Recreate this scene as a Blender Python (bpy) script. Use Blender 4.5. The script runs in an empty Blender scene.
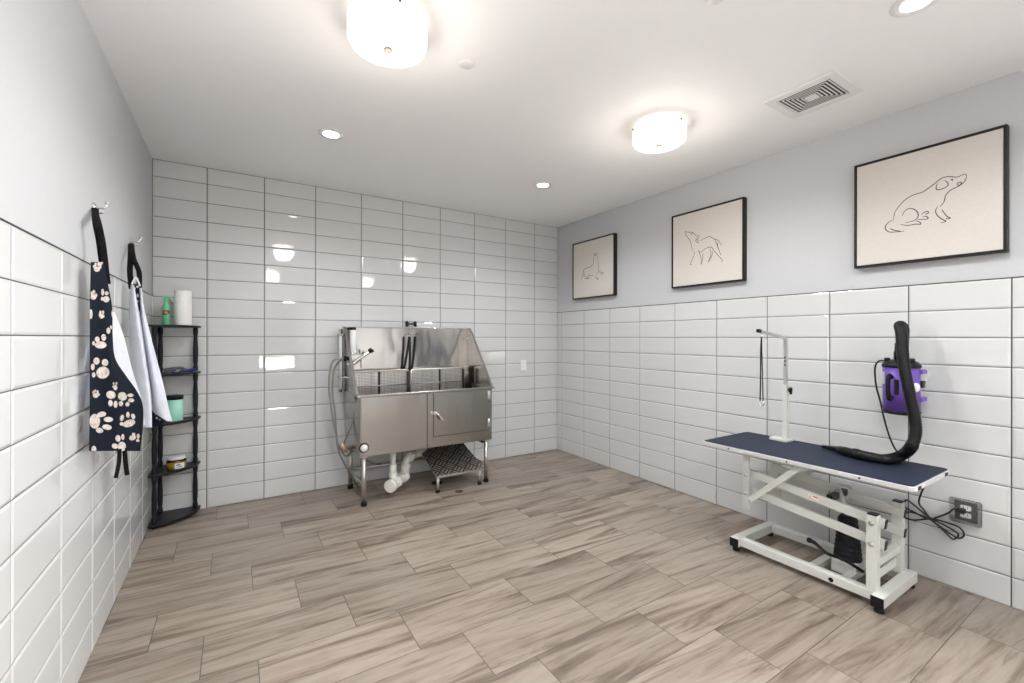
import bpy, bmesh, math, random
from mathutils import Vector, Matrix
random.seed(7)
S = bpy.context.scene
COL = S.collection
PI = math.pi

# ------------------------------------------------------------------ camera
FPX, YAW, HZ, ROLL = 439.833, math.radians(32.2354), 337.797, math.radians(.102)
XL, XR, D, H, CZ = -.5225, 3.3686, 4.3028, 2.7423, 1.377
YF = -1.6                                    # wall behind the camera
cd = bpy.data.cameras.new('camera'); cam = bpy.data.objects.new('camera', cd); COL.objects.link(cam)
cd.sensor_width = 36; cd.lens = FPX / 1024 * 36; cd.clip_start = .02
cd.shift_y = (HZ - 341.5) / 1024
cam.matrix_world = Matrix.Translation((0, 0, CZ)) @ Matrix.Rotation(-YAW, 4, 'Z') @ Matrix.Rotation(PI/2, 4, 'X') @ Matrix.Rotation(ROLL, 4, 'Z')
S.camera = cam
# ------------------------------------------------------------------ view, world, light levels
S.view_settings.view_transform = 'Standard'; S.view_settings.look = 'None'
S.view_settings.gamma = 1; S.view_settings.use_curve_mapping = False
S.view_settings.exposure = 2.02
W = bpy.data.worlds.new('world'); S.world = W; W.use_nodes = True
W.node_tree.nodes['Background'].inputs[0].default_value = (1, .99, .97, 1)
W.node_tree.nodes['Background'].inputs[1].default_value = 9.0
DRUM_E, DOWN_E, SPOT_W, DRUM_W = .24, 4.0, 11.0, 12.0

WY0, WY1, WZ0, WZ1 = -1.45, .25, .50, 1.62       # unseen side window behind the camera, added for daylight fill
pl = bpy.data.lights.new('fill_window_portal', 'AREA'); pl.shape = 'RECTANGLE'; pl.size = WZ1-WZ0; pl.size_y = WY1-WY0; pl.cycles.is_portal = True
po = bpy.data.objects.new('fill_window_portal', pl); COL.objects.link(po); po.location = (XR+.10, (WY0+WY1)/2, (WZ0+WZ1)/2); po.rotation_euler = (0, PI/2, 0)

def point_light(name, loc, energy, color, radius):
    l = bpy.data.lights.new(name, 'POINT'); l.energy = energy; l.color = color; l.shadow_soft_size = radius
    o = bpy.data.objects.new(name, l); o.location = loc; COL.objects.link(o); return o
def spot_light(name, loc, energy, color, size, radius):
    l = bpy.data.lights.new(name, 'SPOT'); l.energy = energy; l.color = color; l.shadow_soft_size = radius
    l.spot_size = size; l.spot_blend = .6
    o = bpy.data.objects.new(name, l); o.location = loc; COL.objects.link(o); return o

DRUMS = [(.555, 1.882), (2.303, 1.887), (.57, -.55), (2.30, -.55)]  # last two are unseen, added to light the room from behind
DOWNS = [(.545, 3.145), (2.328, 3.177), (2.336, .636), (.545, .62), (.545, -1.1), (2.33, -1.1)]  # last two are unseen extras, added for light from behind the camera
# ------------------------------------------------------------------ geometry helpers
cs, sn = math.cos(YAW), math.sin(YAW)
def ray(px, py):
    dx, dy = px-512, py-HZ; cr, sr = math.cos(ROLL), math.sin(ROLL)
    u = (dx*cr+dy*sr)/FPX; v = (-dx*sr+dy*cr)/FPX
    return Vector((sn+u*cs, cs-u*sn, -v))
def at(px, py, ax, val):                      # where a sight line meets a measured plane of the room
    r = ray(px, py); o = Vector((0, 0, CZ)); t = (val-o[ax])/r[ax]; return o+r*t
def onx(px, py, x): return at(px, py, 0, x)
def ony(px, py, y): return at(px, py, 1, y)
def onz(px, py, z=0): return at(px, py, 2, z)

def catmull(pts, n=8):
    pts = [Vector(p) for p in pts]; out = []
    for i in range(len(pts)-1):
        p0 = pts[max(i-1, 0)]; p1 = pts[i]; p2 = pts[i+1]; p3 = pts[min(i+2, len(pts)-1)]
        for k in range(n):
            t = k/n
            out.append(.5*((2*p1)+(p2-p0)*t+(2*p0-5*p1+4*p2-p3)*t*t+(3*p1-p0-3*p2+p3)*t**3))
    out.append(pts[-1]); return out

class MB:
    def __init__(s): s.bm = bmesh.new(); s.mi = 0
    def face(s, vs):
        try:
            f = s.bm.faces.new(vs); f.material_index = s.mi; return f
        except ValueError: return None
    def hexa(s, p):                           # 8 points: bottom loop then top loop
        v = [s.bm.verts.new(q) for q in p]
        for idx in ((3,2,1,0),(4,5,6,7),(0,1,5,4),(1,2,6,5),(2,3,7,6),(3,0,4,7)): s.face([v[i] for i in idx])
        return s
    def box(s, a, b):
        x0,y0,z0 = (min(a[i],b[i]) for i in range(3)); x1,y1,z1 = (max(a[i],b[i]) for i in range(3))
        return s.hexa([(x0,y0,z0),(x1,y0,z0),(x1,y1,z0),(x0,y1,z0),(x0,y0,z1),(x1,y0,z1),(x1,y1,z1),(x0,y1,z1)])
    def bar(s, p0, p1, w, h, up=(0,0,1)):     # rectangular bar, w across, h along 'up'
        p0, p1 = Vector(p0), Vector(p1); d = (p1-p0).normalized(); u = Vector(up)
        sd = d.cross(u).normalized(); u = sd.cross(d).normalized()
        q = []
        for p in (p0, p1):
            q.append([p+sd*a*w/2+u*b*h/2 for a, b in ((-1,-1),(1,-1),(1,1),(-1,1))])
        return s.hexa(q[0]+q[1])
    def ring(s, c, n, r, up, seg, r2=None):
        a = up; b = n.cross(a).normalized(); r2 = r if r2 is None else r2
        return [s.bm.verts.new(c+a*math.cos(2*PI*i/seg)*r+b*math.sin(2*PI*i/seg)*r2) for i in range(seg)]
    def skin(s, rings, caps=True, closed=False):
        n = len(rings[0])
        rr = list(zip(rings, rings[1:])) + ([(rings[-1], rings[0])] if closed else [])
        for A, B in rr:
            for i in range(n):
                f = s.face([A[i], A[(i+1)%n], B[(i+1)%n], B[i]])
                if f: f.smooth = True
        if caps and not closed: s.face(rings[0][::-1]); s.face(rings[-1])
        return s
    def tube(s, pts, r, seg=12, closed=False, flat=1.0, upv=None):   # r number or list
        pts = [Vector(p) for p in pts]; n = len(pts); rings = []
        t0 = (pts[1]-pts[0]).normalized()
        a = Vector(upv) if upv is not None else (Vector((0,0,1)) if abs(t0.z) < .9 else Vector((1,0,0)))
        a = (a - t0*a.dot(t0)).normalized()
        for i, p in enumerate(pts):
            if closed: t = (pts[(i+1)%n]-pts[i-1]).normalized()
            else: t = (pts[min(i+1,n-1)]-pts[max(i-1,0)]).normalized()
            a = (a - t*a.dot(t)).normalized()
            ri = r[i] if isinstance(r, (list, tuple)) else r
            rings.append(s.ring(p, t, ri, a, seg, ri*flat))
        return s.skin(rings, True, closed)
    def cyl(s, p0, p1, r, r1=None, seg=24):
        return s.tube([p0, p1], [r, r if r1 is None else r1], seg)
    def lathe(s, c, prof, seg=32, axis=(0,0,1)):   # prof: (radius, height)
        c = Vector(c); ax = Vector(axis).normalized()
        a = Vector((1,0,0)) if abs(ax.x) < .9 else Vector((0,1,0)); a = (a-ax*a.dot(ax)).normalized()
        return s.skin([s.ring(c+ax*h, ax, max(r, 1e-4), a, seg) for r, h in prof])
    def prism(s, poly, vec):                  # planar polygon extruded along vec
        vec = Vector(vec); A = [s.bm.verts.new(Vector(p)) for p in poly]; B = [s.bm.verts.new(Vector(p)+vec) for p in poly]
        n = len(A)
        s.face(A[::-1]); s.face(B)
        for i in range(n): s.face([A[i], A[(i+1)%n], B[(i+1)%n], B[i]])
        return s
    def ribbon(s, pts, w, nrm):               # thin ink stroke with a little thickness
        pts = [Vector(p) for p in pts]; nrm = Vector(nrm); n = len(pts); L = []; R = []
        for i, p in enumerate(pts):
            t = (pts[min(i+1,n-1)]-pts[max(i-1,0)]).normalized(); sd = t.cross(nrm).normalized()
            ww = w*(.35+.65*math.sin(PI*(i+.6)/(n+.2))**.5)
            L.append(s.bm.verts.new(p+sd*ww/2)); R.append(s.bm.verts.new(p-sd*ww/2))
        for i in range(n-1): s.face([L[i], L[i+1], R[i+1], R[i]])
        return s
    def build(s, name, mats, parent=None, bevel=0, smooth=False, fix=True, seg=2):
        if fix: bmesh.ops.recalc_face_normals(s.bm, faces=s.bm.faces)
        me = bpy.data.meshes.new(name); s.bm.to_mesh(me); s.bm.free()
        for m in (mats if isinstance(mats, (list, tuple)) else [mats]): me.materials.append(m)
        o = bpy.data.objects.new(name, me); COL.objects.link(o)
        if smooth:
            for p in me.polygons: p.use_smooth = True
        if bevel:
            b = o.modifiers.new('bevel', 'BEVEL'); b.width = bevel; b.segments = seg; b.limit_method = 'ANGLE'; b.angle_limit = .6
        if parent is not None:
            o.parent = parent; o.matrix_parent_inverse = Matrix.Translation(parent.location).inverted()
        return o

def thing(name, label, cat, loc=(0,0,0), group=None):
    o = bpy.data.objects.new(name, None); o.empty_display_size = .05; COL.objects.link(o); o.location = loc
    o['label'] = label; o['category'] = cat
    if group: o['group'] = group
    return o
def tag(o, label, cat, group=None):
    o['label'] = label; o['category'] = cat
    if group: o['group'] = group
    return o
def struct(o): o['kind'] = 'structure'; return o
# ------------------------------------------------------------------ material helpers
def mat(name, col, rough=.5, metal=0, **kw):
    m = bpy.data.materials.new(name); m.use_nodes = True
    b = m.node_tree.nodes['Principled BSDF']
    b.inputs['Base Color'].default_value = (*col, 1); b.inputs['Roughness'].default_value = rough
    b.inputs['Metallic'].default_value = metal
    for k, v in kw.items(): b.inputs[k.replace('_', ' ')].default_value = v
    return m
class NT:
    def __init__(s, m): s.nt = m.node_tree; s.b = s.nt.nodes['Principled BSDF']
    def new(s, t, **kw):
        n = s.nt.nodes.new(t)
        for k, v in kw.items(): setattr(n, k, v)
        return n
    def put(s, sock, v):
        if isinstance(v, bpy.types.NodeSocket): s.nt.links.new(v, sock)
        else: sock.default_value = v
    def m(s, op, a, b=0.0, c=0.0):
        n = s.new('ShaderNodeMath', operation=op)
        s.put(n.inputs[0], a); s.put(n.inputs[1], b); s.put(n.inputs[2], c); return n.outputs[0]
    def xyz(s):
        n = s.new('ShaderNodeTexCoord'); p = s.new('ShaderNodeSeparateXYZ'); s.nt.links.new(n.outputs['Object'], p.inputs[0])
        return p.outputs[0], p.outputs[1], p.outputs[2], n.outputs['Object']
    def comb(s, x, y, z):
        n = s.new('ShaderNodeCombineXYZ'); s.put(n.inputs[0], x); s.put(n.inputs[1], y); s.put(n.inputs[2], z); return n.outputs[0]
    def noise(s, vec, scale, detail=3, rough=.5, dist=0.0):
        n = s.new('ShaderNodeTexNoise'); s.put(n.inputs['Vector'], vec); n.inputs['Scale'].default_value = scale
        n.inputs['Detail'].default_value = detail; n.inputs['Roughness'].default_value = rough; n.inputs['Distortion'].default_value = dist
        return n.outputs[0]
    def white(s, vec):
        n = s.new('ShaderNodeTexWhiteNoise', noise_dimensions='3D'); s.put(n.inputs['Vector'], vec); return n.outputs['Value']
    def ramp(s, f, stops):
        n = s.new('ShaderNodeValToRGB'); s.put(n.inputs[0], f); e = n.color_ramp.elements
        while len(e) < len(stops): e.new(.5)
        for el, (p, c) in zip(e, stops): el.position = p; el.color = (*c, 1) if len(c) == 3 else c
        return n.outputs[0]
    def mix(s, f, a, b, mode='MIX'):
        n = s.new('ShaderNodeMix', data_type='RGBA', blend_type=mode)
        s.put(n.inputs[0], f); s.put(n.inputs[6], a if isinstance(a, bpy.types.NodeSocket) else (*a, 1)); s.put(n.inputs[7], b if isinstance(b, bpy.types.NodeSocket) else (*b, 1))
        return n.outputs[2]
    def bump(s, h, strength=.3, dist=.01):
        n = s.new('ShaderNodeBump'); n.inputs['Strength'].default_value = strength; n.inputs['Distance'].default_value = dist
        s.put(n.inputs['Height'], h); s.nt.links.new(n.outputs[0], s.b.inputs['Normal'])
def noisy(m, col, col2, scale, bump=.1, dist=.003, stretch=(1,1,1), rough=None):
    n = NT(m); x, y, z, o = n.xyz()
    v = n.comb(n.m('MULTIPLY', x, stretch[0]), n.m('MULTIPLY', y, stretch[1]), n.m('MULTIPLY', z, stretch[2]))
    f = n.noise(v, scale, 3)
    n.put(n.b.inputs['Base Color'], n.ramp(f, [(.3, col), (.7, col2)]))
    if rough: n.put(n.b.inputs['Roughness'], n.m('MULTIPLY_ADD', f, rough[1]-rough[0], rough[0]))
    if bump: n.bump(f, bump, dist)
    return m

M = {}
M['paint'] = noisy(mat('painted_wall', (.60,.605,.62), .5), (.515,.522,.535), (.53,.537,.55), 60, .06, .001)
M['ceil'] = noisy(mat('painted_ceiling', (.74,.74,.745), .7), (.92,.92,.925), (.93,.93,.935), 40, .05, .001)
M['tile'] = mat('glazed_white_tile', (.61,.618,.614), .03)
n = NT(M['tile']); x, y, z, o = n.xyz()
f = n.noise(o, 9, 2); n.bump(f, .06, .005); n.b.inputs['Specular IOR Level'].default_value = .8
M['grout'] = noisy(mat('dark_grout', (.06,.06,.058), .9), (.055,.055,.052), (.075,.074,.07), 80, .2)
# stainless
def steel(name, a, b, r0, r1, st=(1,1,30)):
    m = mat(name, a, .3, 1); noisy(m, a, b, 9, 0, .0008, st, (r0, r1)); n = NT(m); x, y, z, o = n.xyz()
    n.bump(n.noise(n.comb(n.m('MULTIPLY', x, 2.2), n.m('MULTIPLY', y, 2.2), n.m('MULTIPLY', z, 1.1)), 1.6, 2), .35, .03); return m
M['steel'] = steel('brushed_steel', (.43,.415,.395), (.47,.455,.435), .17, .25, (30,1,.6))
M['steel_panel'] = steel('steel_splash_panel', (.50,.475,.45), (.54,.515,.49), .11, .19, (20,1,.5))
M['chrome'] = mat('chrome', (.80,.79,.77), .12, 1)
M['pipe'] = mat('steel_tube', (.62,.59,.55), .28, 1)
M['black'] = mat('black_plastic', (.008,.008,.009), .36)
M['rubber'] = mat('black_rubber', (.010,.010,.011), .6)
for k_ in ('black', 'rubber'): M[k_].node_tree.nodes['Principled BSDF'].inputs['Specular IOR Level'].default_value = .25
M['shelfblack'] = noisy(mat('dark_shelf_board', (.009,.010,.014), .4, 0, Specular_IOR_Level=.25), (.008,.009,.012), (.014,.015,.021), 30, .03)
M['pvc'] = noisy(mat('white_drain_pipe', (.75,.73,.69), .4), (.70,.67,.62), (.78,.77,.74), 12, 0)
M['white'] = noisy(mat('cream_powder_coat', (.70,.70,.66), .4), (.57,.57,.535), (.64,.64,.605), 220, .25, .0006)
M['lightgrey'] = mat('grey_aluminium', (.50,.50,.49), .35, .6)
M['alu'] = noisy(mat('aluminium_edge', (.62,.62,.62), .4, .3), (.58,.58,.58), (.66,.66,.66), 90, .05)
M['whiteplastic'] = mat('white_plastic', (.80,.80,.79), .35)
# rubber mat
M['mat'] = mat('blue_rubber_mat', (.022,.032,.062), .6, 0, Specular_IOR_Level=.25)
n = NT(M['mat']); x, y, z, o = n.xyz()
sx = n.m('ABSOLUTE', n.m('SUBTRACT', n.m('FRACT', n.m('MULTIPLY', x, 50)), .5)); sy = n.m('ABSOLUTE', n.m('SUBTRACT', n.m('FRACT', n.m('MULTIPLY', y, 50)), .5))
g = n.m('ADD', sx, sy)
n.put(n.b.inputs['Base Color'], n.ramp(g, [(.3, (.021,.030,.058)), (.6, (.012,.018,.038))])); n.bump(g, .4, .002)
# diamond plate
M['diamond'] = mat('diamond_tread_plate', (.33,.30,.28), .42, .75)
n = NT(M['diamond']); x, y, z, o = n.xyz()
def bars(n, u, v, su, sv):                  # short raised bars in a staggered grid
    row = n.m('FLOOR', n.m('MULTIPLY', v, sv)); uu = n.m('ADD', n.m('MULTIPLY', u, su), n.m('MULTIPLY', row, .5))
    a = n.m('ABSOLUTE', n.m('SUBTRACT', n.m('FRACT', uu), .5)); b = n.m('ABSOLUTE', n.m('SUBTRACT', n.m('FRACT', n.m('MULTIPLY', v, sv)), .5))
    return n.m('MULTIPLY', n.m('LESS_THAN', a, .30), n.m('LESS_THAN', b, .18))
u = n.m('ADD', x, y); v = n.m('SUBTRACT', x, y)
chk = n.m('FLOORED_MODULO', n.m('ADD', n.m('FLOOR', n.m('MULTIPLY', u, 8)), n.m('FLOOR', n.m('MULTIPLY', v, 8))), 2)
def trio(u, v):
    a = n.m('ABSOLUTE', n.m('SUBTRACT', n.m('FRACT', n.m('MULTIPLY', u, 8)), .5)); b = n.m('FRACT', n.m('MULTIPLY', v, 24))
    b = n.m('ABSOLUTE', n.m('SUBTRACT', b, .5)); return n.m('MULTIPLY', n.m('LESS_THAN', a, .4), n.m('LESS_THAN', b, .24))
hh = n.m('ADD', n.m('MULTIPLY', chk, trio(u, v)), n.m('MULTIPLY', n.m('SUBTRACT', 1.0, chk), trio(v, u)))
n.put(n.b.inputs['Base Color'], n.mix(hh, (.10,.088,.078), (.42,.385,.35))); n.bump(hh, .8, .003)
# floor tiles
M['floor'] = mat('stone_look_floor_tile', (.4,.34,.29), .36)
n = NT(M['floor']); x, y, z, o = n.xyz()
RP, TL, OF = .3053, .611, .2035
rr = n.m('DIVIDE', n.m('SUBTRACT', D-.002, y), RP); row = n.m('FLOOR', rr)
tt = n.m('DIVIDE', n.m('SUBTRACT', n.m('SUBTRACT', x, .0875), n.m('MULTIPLY', n.m('SUBTRACT', row, 1.0), OF)), TL); colm = n.m('FLOOR', tt)
fr = n.m('SUBTRACT', .5, n.m('ABSOLUTE', n.m('SUBTRACT', n.m('FRACT', rr), .5))); fc = n.m('SUBTRACT', .5, n.m('ABSOLUTE', n.m('SUBTRACT', n.m('FRACT', tt), .5)))
dist = n.m('MINIMUM', n.m('MULTIPLY', fr, RP), n.m('MULTIPLY', fc, TL))
joint = n.m('LESS_THAN', dist, .0018)
wid = n.comb(row, colm, 3.7); rnd = n.white(wid); rnd2 = n.white(n.comb(colm, row, 9.1))
flip = n.m('MULTIPLY_ADD', n.m('GREATER_THAN', rnd2, .5), 2.0, -1.0)
lx = n.m('MULTIPLY', x, flip)
tilt = n.m('MULTIPLY', n.m('SUBTRACT', rnd2, .5), .22)
ly = n.m('ADD', y, n.m('MULTIPLY', lx, tilt))
v1 = n.comb(n.m('MULTIPLY_ADD', rnd, 37, n.m('MULTIPLY', lx, .75)), n.m('MULTIPLY_ADD', rnd2, 19, n.m('MULTIPLY', ly, 8.5)), 0.0)
n1 = n.noise(v1, 1.35, 8, .62, .9)
v2 = n.comb(n.m('MULTIPLY_ADD', rnd2, 11, n.m('MULTIPLY', lx, 2.2)), n.m('MULTIPLY_ADD', rnd, 23, n.m('MULTIPLY', ly, 28.0)), 1.0)
n2 = n.noise(v2, 1.5, 5, .65, .8)
base = n.ramp(n1, [(.29, (.100,.074,.056)), (.39, (.175,.136,.107)), (.47, (.268,.219,.179)), (.58, (.335,.282,.236)), (.76, (.238,.193,.156))])
thin = n.ramp(n2, [(.30, (.52,.47,.43)), (.44, (.95,.94,.93)), (.72, (1.10,1.10,1.10))])
c1 = n.mix(.8, base, thin, 'MULTIPLY')
tone = n.m('MULTIPLY_ADD', rnd, .24, .88)
c2 = n.mix(1.0, c1, n.comb(tone, tone, tone), 'MULTIPLY')
n.put(n.b.inputs['Base Color'], n.mix(joint, c2, (.085,.072,.06)))
n.put(n.b.inputs['Roughness'], n.m('MULTIPLY_ADD', n2, .15, .30))
n.bump(n.m('ADD', n.m('MULTIPLY', n.m('SMOOTH_MIN', dist, .003, .001), 120), n.m('MULTIPLY', n2, .15)), .25, .002)

# ------------------------------------------------------------------ room shell
o = MB().box((XL-.15, YF-.15, -.1), (XR+.15, D+.15, 0)).build('floor', M['floor']); struct(o)
o = MB().box((XL-.15, YF-.15, H), (XR+.15, D+.15, H+.1)).build('ceiling', M['ceil']); struct(o)
TP = 11*.1535                                  # top of the wainscot
# grout bed faces; painted walls stand 8 mm behind the tile faces
def tiles(mb, u0, pu, ua, ub, za, zb, put, rowh=.1535, zoff=0):
    """tile field: put(u, v, h) -> point;  h = height above the grout bed"""
    g = .0027; bv = .010
    k0 = math.floor((ua-u0)/pu); k1 = math.ceil((ub-u0)/pu)
    r = 0
    while r*rowh < zb-.01:
        za_, zb_ = max(za, r*rowh)+g*.7, min(zb, (r+1)*rowh)-g*.7
        for k in range(k0, k1):
            a, b = max(ua, u0+k*pu)+g, min(ub, u0+(k+1)*pu)-g
            if b-a < .008 or zb_-za_ < .01: continue
            t = [random.uniform(-.0005, .0005) for _ in range(4)]
            ba = min(bv, (b-a)*.3); bz = min(bv*.8, (zb_-za_)*.3)
            o4 = [(a,za_),(b,za_),(b,zb_),(a,zb_)]
            i4 = [(a+ba,za_+bz),(b-ba,za_+bz),(b-ba,zb_-bz),(a+ba,zb_-bz)]
            V0 = [mb.bm.verts.new(put(p, q, .0025)) for p, q in o4]
            V1 = [mb.bm.verts.new(put(p, q, .0048)) for p, q in o4]
            V2 = [mb.bm.verts.new(put(p, q, .0075+t[i])) for i, (p, q) in enumerate(i4)]
            for i in range(4):
                j = (i+1) % 4; mb.face([V0[i],V0[j],V1[j],V1[i]]); mb.face([V1[i],V1[j],V2[j],V2[i]])
            mb.face(V2)
        r += 1
# back wall, tiled to the ceiling
mb = MB(); mb.mi = 1; mb.box((XL-.15, D+.0048, 0), (XR+.15, D+.15, H)); mb.mi = 0
tiles(mb, -.189, .4025, XL-.0115, XR+.0115, 0, H-.002, lambda u, v, h: Vector((u, D+.0075-h, v)))
struct(mb.build('wall_back', [M['tile'], M['grout']]))
for nm, X, sg, u0, pu, tn in (('wall_left', XL, 1, 1.775-.41*8, .41, 'trim_1'), ('wall_right', XR, -1, .541-.4083*6, .4083, 'trim_2')):
    MBw = MB()
    if sg > 0: MBw.box((X-sg*.012, YF-.15, 0), (X-sg*.15, D+.0075, H))
    else:
        for ya, yb, za, zb in ((WY1, D+.0075, 0, H), (YF-.15, WY0, 0, H), (WY0, WY1, 0, WZ0), (WY0, WY1, WZ1, H)): MBw.box((X+.012, ya, za), (X+.15, yb, zb))
    struct(MBw.build(nm, M['paint']))
    YW = YF if sg > 0 else WY1+.045
    mb = MB(); mb.mi = 1; mb.box((X-sg*.012, YW, 0), (X-sg*.0048, D, TP+.001)); mb.mi = 0
    tiles(mb, u0, pu, YW, D-.0005, 0, TP, lambda u, v, h, X=X, sg=sg: Vector((X-sg*(.0075-h), u, v)))
    mb.mi = 1; mb.box((X-sg*.012, YW, TP+.001), (X-sg*.002, D, TP+.0045))
    struct(mb.build(tn, [M['tile'], M['grout']]))
# wall behind the camera; unseen glazed door added for daylight fill and tile reflection
dx0, dx1, dz = .35, 1.10, 2.10
mb = MB()
mb.box((XL-.15, YF-.15, 0), (dx0, YF, H)); mb.box((dx1, YF-.15, 0), (XR+.15, YF, H)); mb.box((dx0, YF-.15, dz), (dx1, YF, H))
struct(mb.build('wall_front', M['paint']))
M['doorframe'] = mat('dark_door_frame', (.05,.05,.05), .4)
M['glass'] = bpy.data.materials.new('clear_glass'); M['glass'].use_nodes = True
nt = M['glass'].node_tree; nt.nodes.remove(nt.nodes['Principled BSDF'])
tr = nt.nodes.new('ShaderNodeBsdfTransparent'); gl = nt.nodes.new('ShaderNodeBsdfGlossy'); gl.inputs['Roughness'].default_value = .02
fr_ = nt.nodes.new('ShaderNodeFresnel'); fr_.inputs[0].default_value = 1.45; mx = nt.nodes.new('ShaderNodeMixShader')
nt.links.new(fr_.outputs[0], mx.inputs[0]); nt.links.new(tr.outputs[0], mx.inputs[1]); nt.links.new(gl.outputs[0], mx.inputs[2])
nt.links.new(mx.outputs[0], nt.nodes['Material Output'].inputs[0])
mb = MB(); f = .07
for a, b in (((dx0,YF-.09,0),(dx0+f,YF-.04,dz)), ((dx1-f,YF-.09,0),(dx1,YF-.04,dz)), ((dx0+f,YF-.09,dz-f),(dx1-f,YF-.04,dz)), ((dx0+f,YF-.09,0),(dx1-f,YF-.04,.75)), ((dx0+f,YF-.09,1.0),(dx1-f,YF-.04,dz-f))): mb.box(a, b)
dr = struct(mb.build('unseen_door_1', M['doorframe'], bevel=.003))
MB().box((dx0+f, YF-.068, .75), (dx1-f, YF-.062, 1.0)).build('pane', M['glass'], dr)

mb = MB()
for a, b in (((WY0,WZ0),(WY1,WZ0+.05)), ((WY0,WZ1-.05),(WY1,WZ1)), ((WY0,WZ0+.05),(WY0+.05,WZ1-.05)), ((WY1-.05,WZ0+.05),(WY1,WZ1-.05)), ((-.625,WZ0+.05),(-.575,WZ1-.05))): mb.box((XR+.04,a[0],a[1]),(XR+.09,b[0],b[1]))
wn = struct(mb.build('fill_window_1', M['doorframe'], bevel=.003))  # unseen window frame, added so daylight can fill the room
MB().box((XR+.062, WY0+.05, WZ0+.05), (XR+.068, WY1-.05, WZ1-.05)).build('pane', M['glass'], wn)

# ------------------------------------------------------------------ ceiling lamps
M['shade'] = bpy.data.materials.new('lit_glass_shade'); M['shade'].use_nodes = True
n = NT(M['shade']); n.b.inputs['Base Color'].default_value = (.9,.88,.84,1); n.b.inputs['Roughness'].default_value = .25
x, y, z, o = n.xyz(); f = n.noise(o, 5, 2, .5, 1.0)
n.put(n.b.inputs['Emission Color'], n.ramp(f, [(.35, (1,.80,.60)), (.62, (1,.93,.84))])); n.b.inputs['Emission Strength'].default_value = DRUM_E
M['bronze'] = mat('bronze_finial', (.10,.08,.06), .5, .2)
M['lens'] = bpy.data.materials.new('lit_downlight_lens'); M['lens'].use_nodes = True
n = NT(M['lens']); n.b.inputs['Emission Color'].default_value = (1,.98,.95,1); n.b.inputs['Emission Strength'].default_value = DOWN_E
dl = ['round frosted glass drum ceiling lamp, largest in view, at the top edge', 'round frosted glass drum ceiling lamp glowing in front of the air vent',
      'added unseen drum lamp for fill light, behind the camera on the left', 'added unseen drum lamp for fill light, behind the camera on the right']
R = .165
for i, (x, y) in enumerate(DRUMS):
    t = thing('ceiling_lamp', dl[i], 'ceiling lamp', (x, y, H), 'frosted drum ceiling lamps')
    MB().lathe((x,y,H), [(.02,0),(.13,0),(.135,-.004),(.135,-.018),(.128,-.022),(.02,-.022)]).build('mounting_plate', M['whiteplastic'], t, smooth=False)
    zt, zb = H-.016, H-.127
    MB().lathe((x,y,0), [(.140,zt),(R-.004,zt),(R,zt-.003),(R,zb+.03),(R-.005,zb+.016),(R-.02,zb+.007),(R-.06,zb+.002),(.01,zb),(.01,zb+.004),(R-.06,zb+.006),(R-.022,zb+.012),(R-.009,zb+.02),(R-.005,zb+.032),(R-.005,zt-.006),(.140,zt-.004)], 48).build('glass_shade', M['shade'], t, fix=True)
    MB().lathe((x,y,0), [(.003,zb-.012),(.014,zb-.011),(.019,zb-.006),(.017,zb),(.004,zb+.001)], 20).build('finial', M['bronze'], t, smooth=True)
    for a in (.5, 2.6, 4.7):
        dx, dy = math.cos(a), math.sin(a)
        MB().cyl((x+dx*(R-.002), y+dy*(R-.002), zt-.012), (x+dx*(R+.008), y+dy*(R+.008), zt-.012), .005, seg=10).build('shade_screw', M['bronze'], t)
    point_light('drum_glow', (x, y, zb-.10), DRUM_W*.16, (1,.925,.85), .12)
    spot_light('drum_light', (x, y, zb-.03), DRUM_W, (.95,.975,1), math.radians(172), .14)
ll = ['lit round downlight in the ceiling above the black corner shelf', 'lit round downlight in the ceiling nearest the far right corner', 'lit round downlight cut by the top edge above the largest dog picture',
      'round downlight behind the camera near the left wall', 'added unseen downlight for fill, behind the camera on the left', 'added unseen downlight for fill, behind the camera on the right']
for i, (x, y) in enumerate(DOWNS):
    t = thing('downlight', ll[i], 'downlight', (x, y, H), 'recessed downlights')
    MB().lathe((x,y,H), [(.055,.0),(.082,.0),(.083,-.002),(.078,-.006),(.062,-.007),(.055,-.004)], 40).build('trim_ring', M['whiteplastic'], t, smooth=True)
    MB().lathe((x,y,H), [(.002,0),(.056,0),(.056,-.003),(.04,-.006),(.002,-.0075)], 32).build('lens', M['lens'], t)
    spot_light('downlight_beam', (x, y, H-.02), SPOT_W, (.94,.97,1), math.radians(150), .06)
# detector caps on the ceiling
for px, py, lb in ((467, 64, 'small round white sensor cap in the ceiling beside the large drum lamp'), (716, -3, 'small round white sensor cap cut by the top edge of the picture')):
    c = onz(px, py, H)
    tag(MB().lathe((c.x,c.y,H), [(.002,0),(.038,0),(.040,-.003),(.036,-.006),(.002,-.008)], 32).build('ceiling_sensor', M['whiteplastic'], smooth=True), lb, 'sensor', 'ceiling sensor caps')
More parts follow.
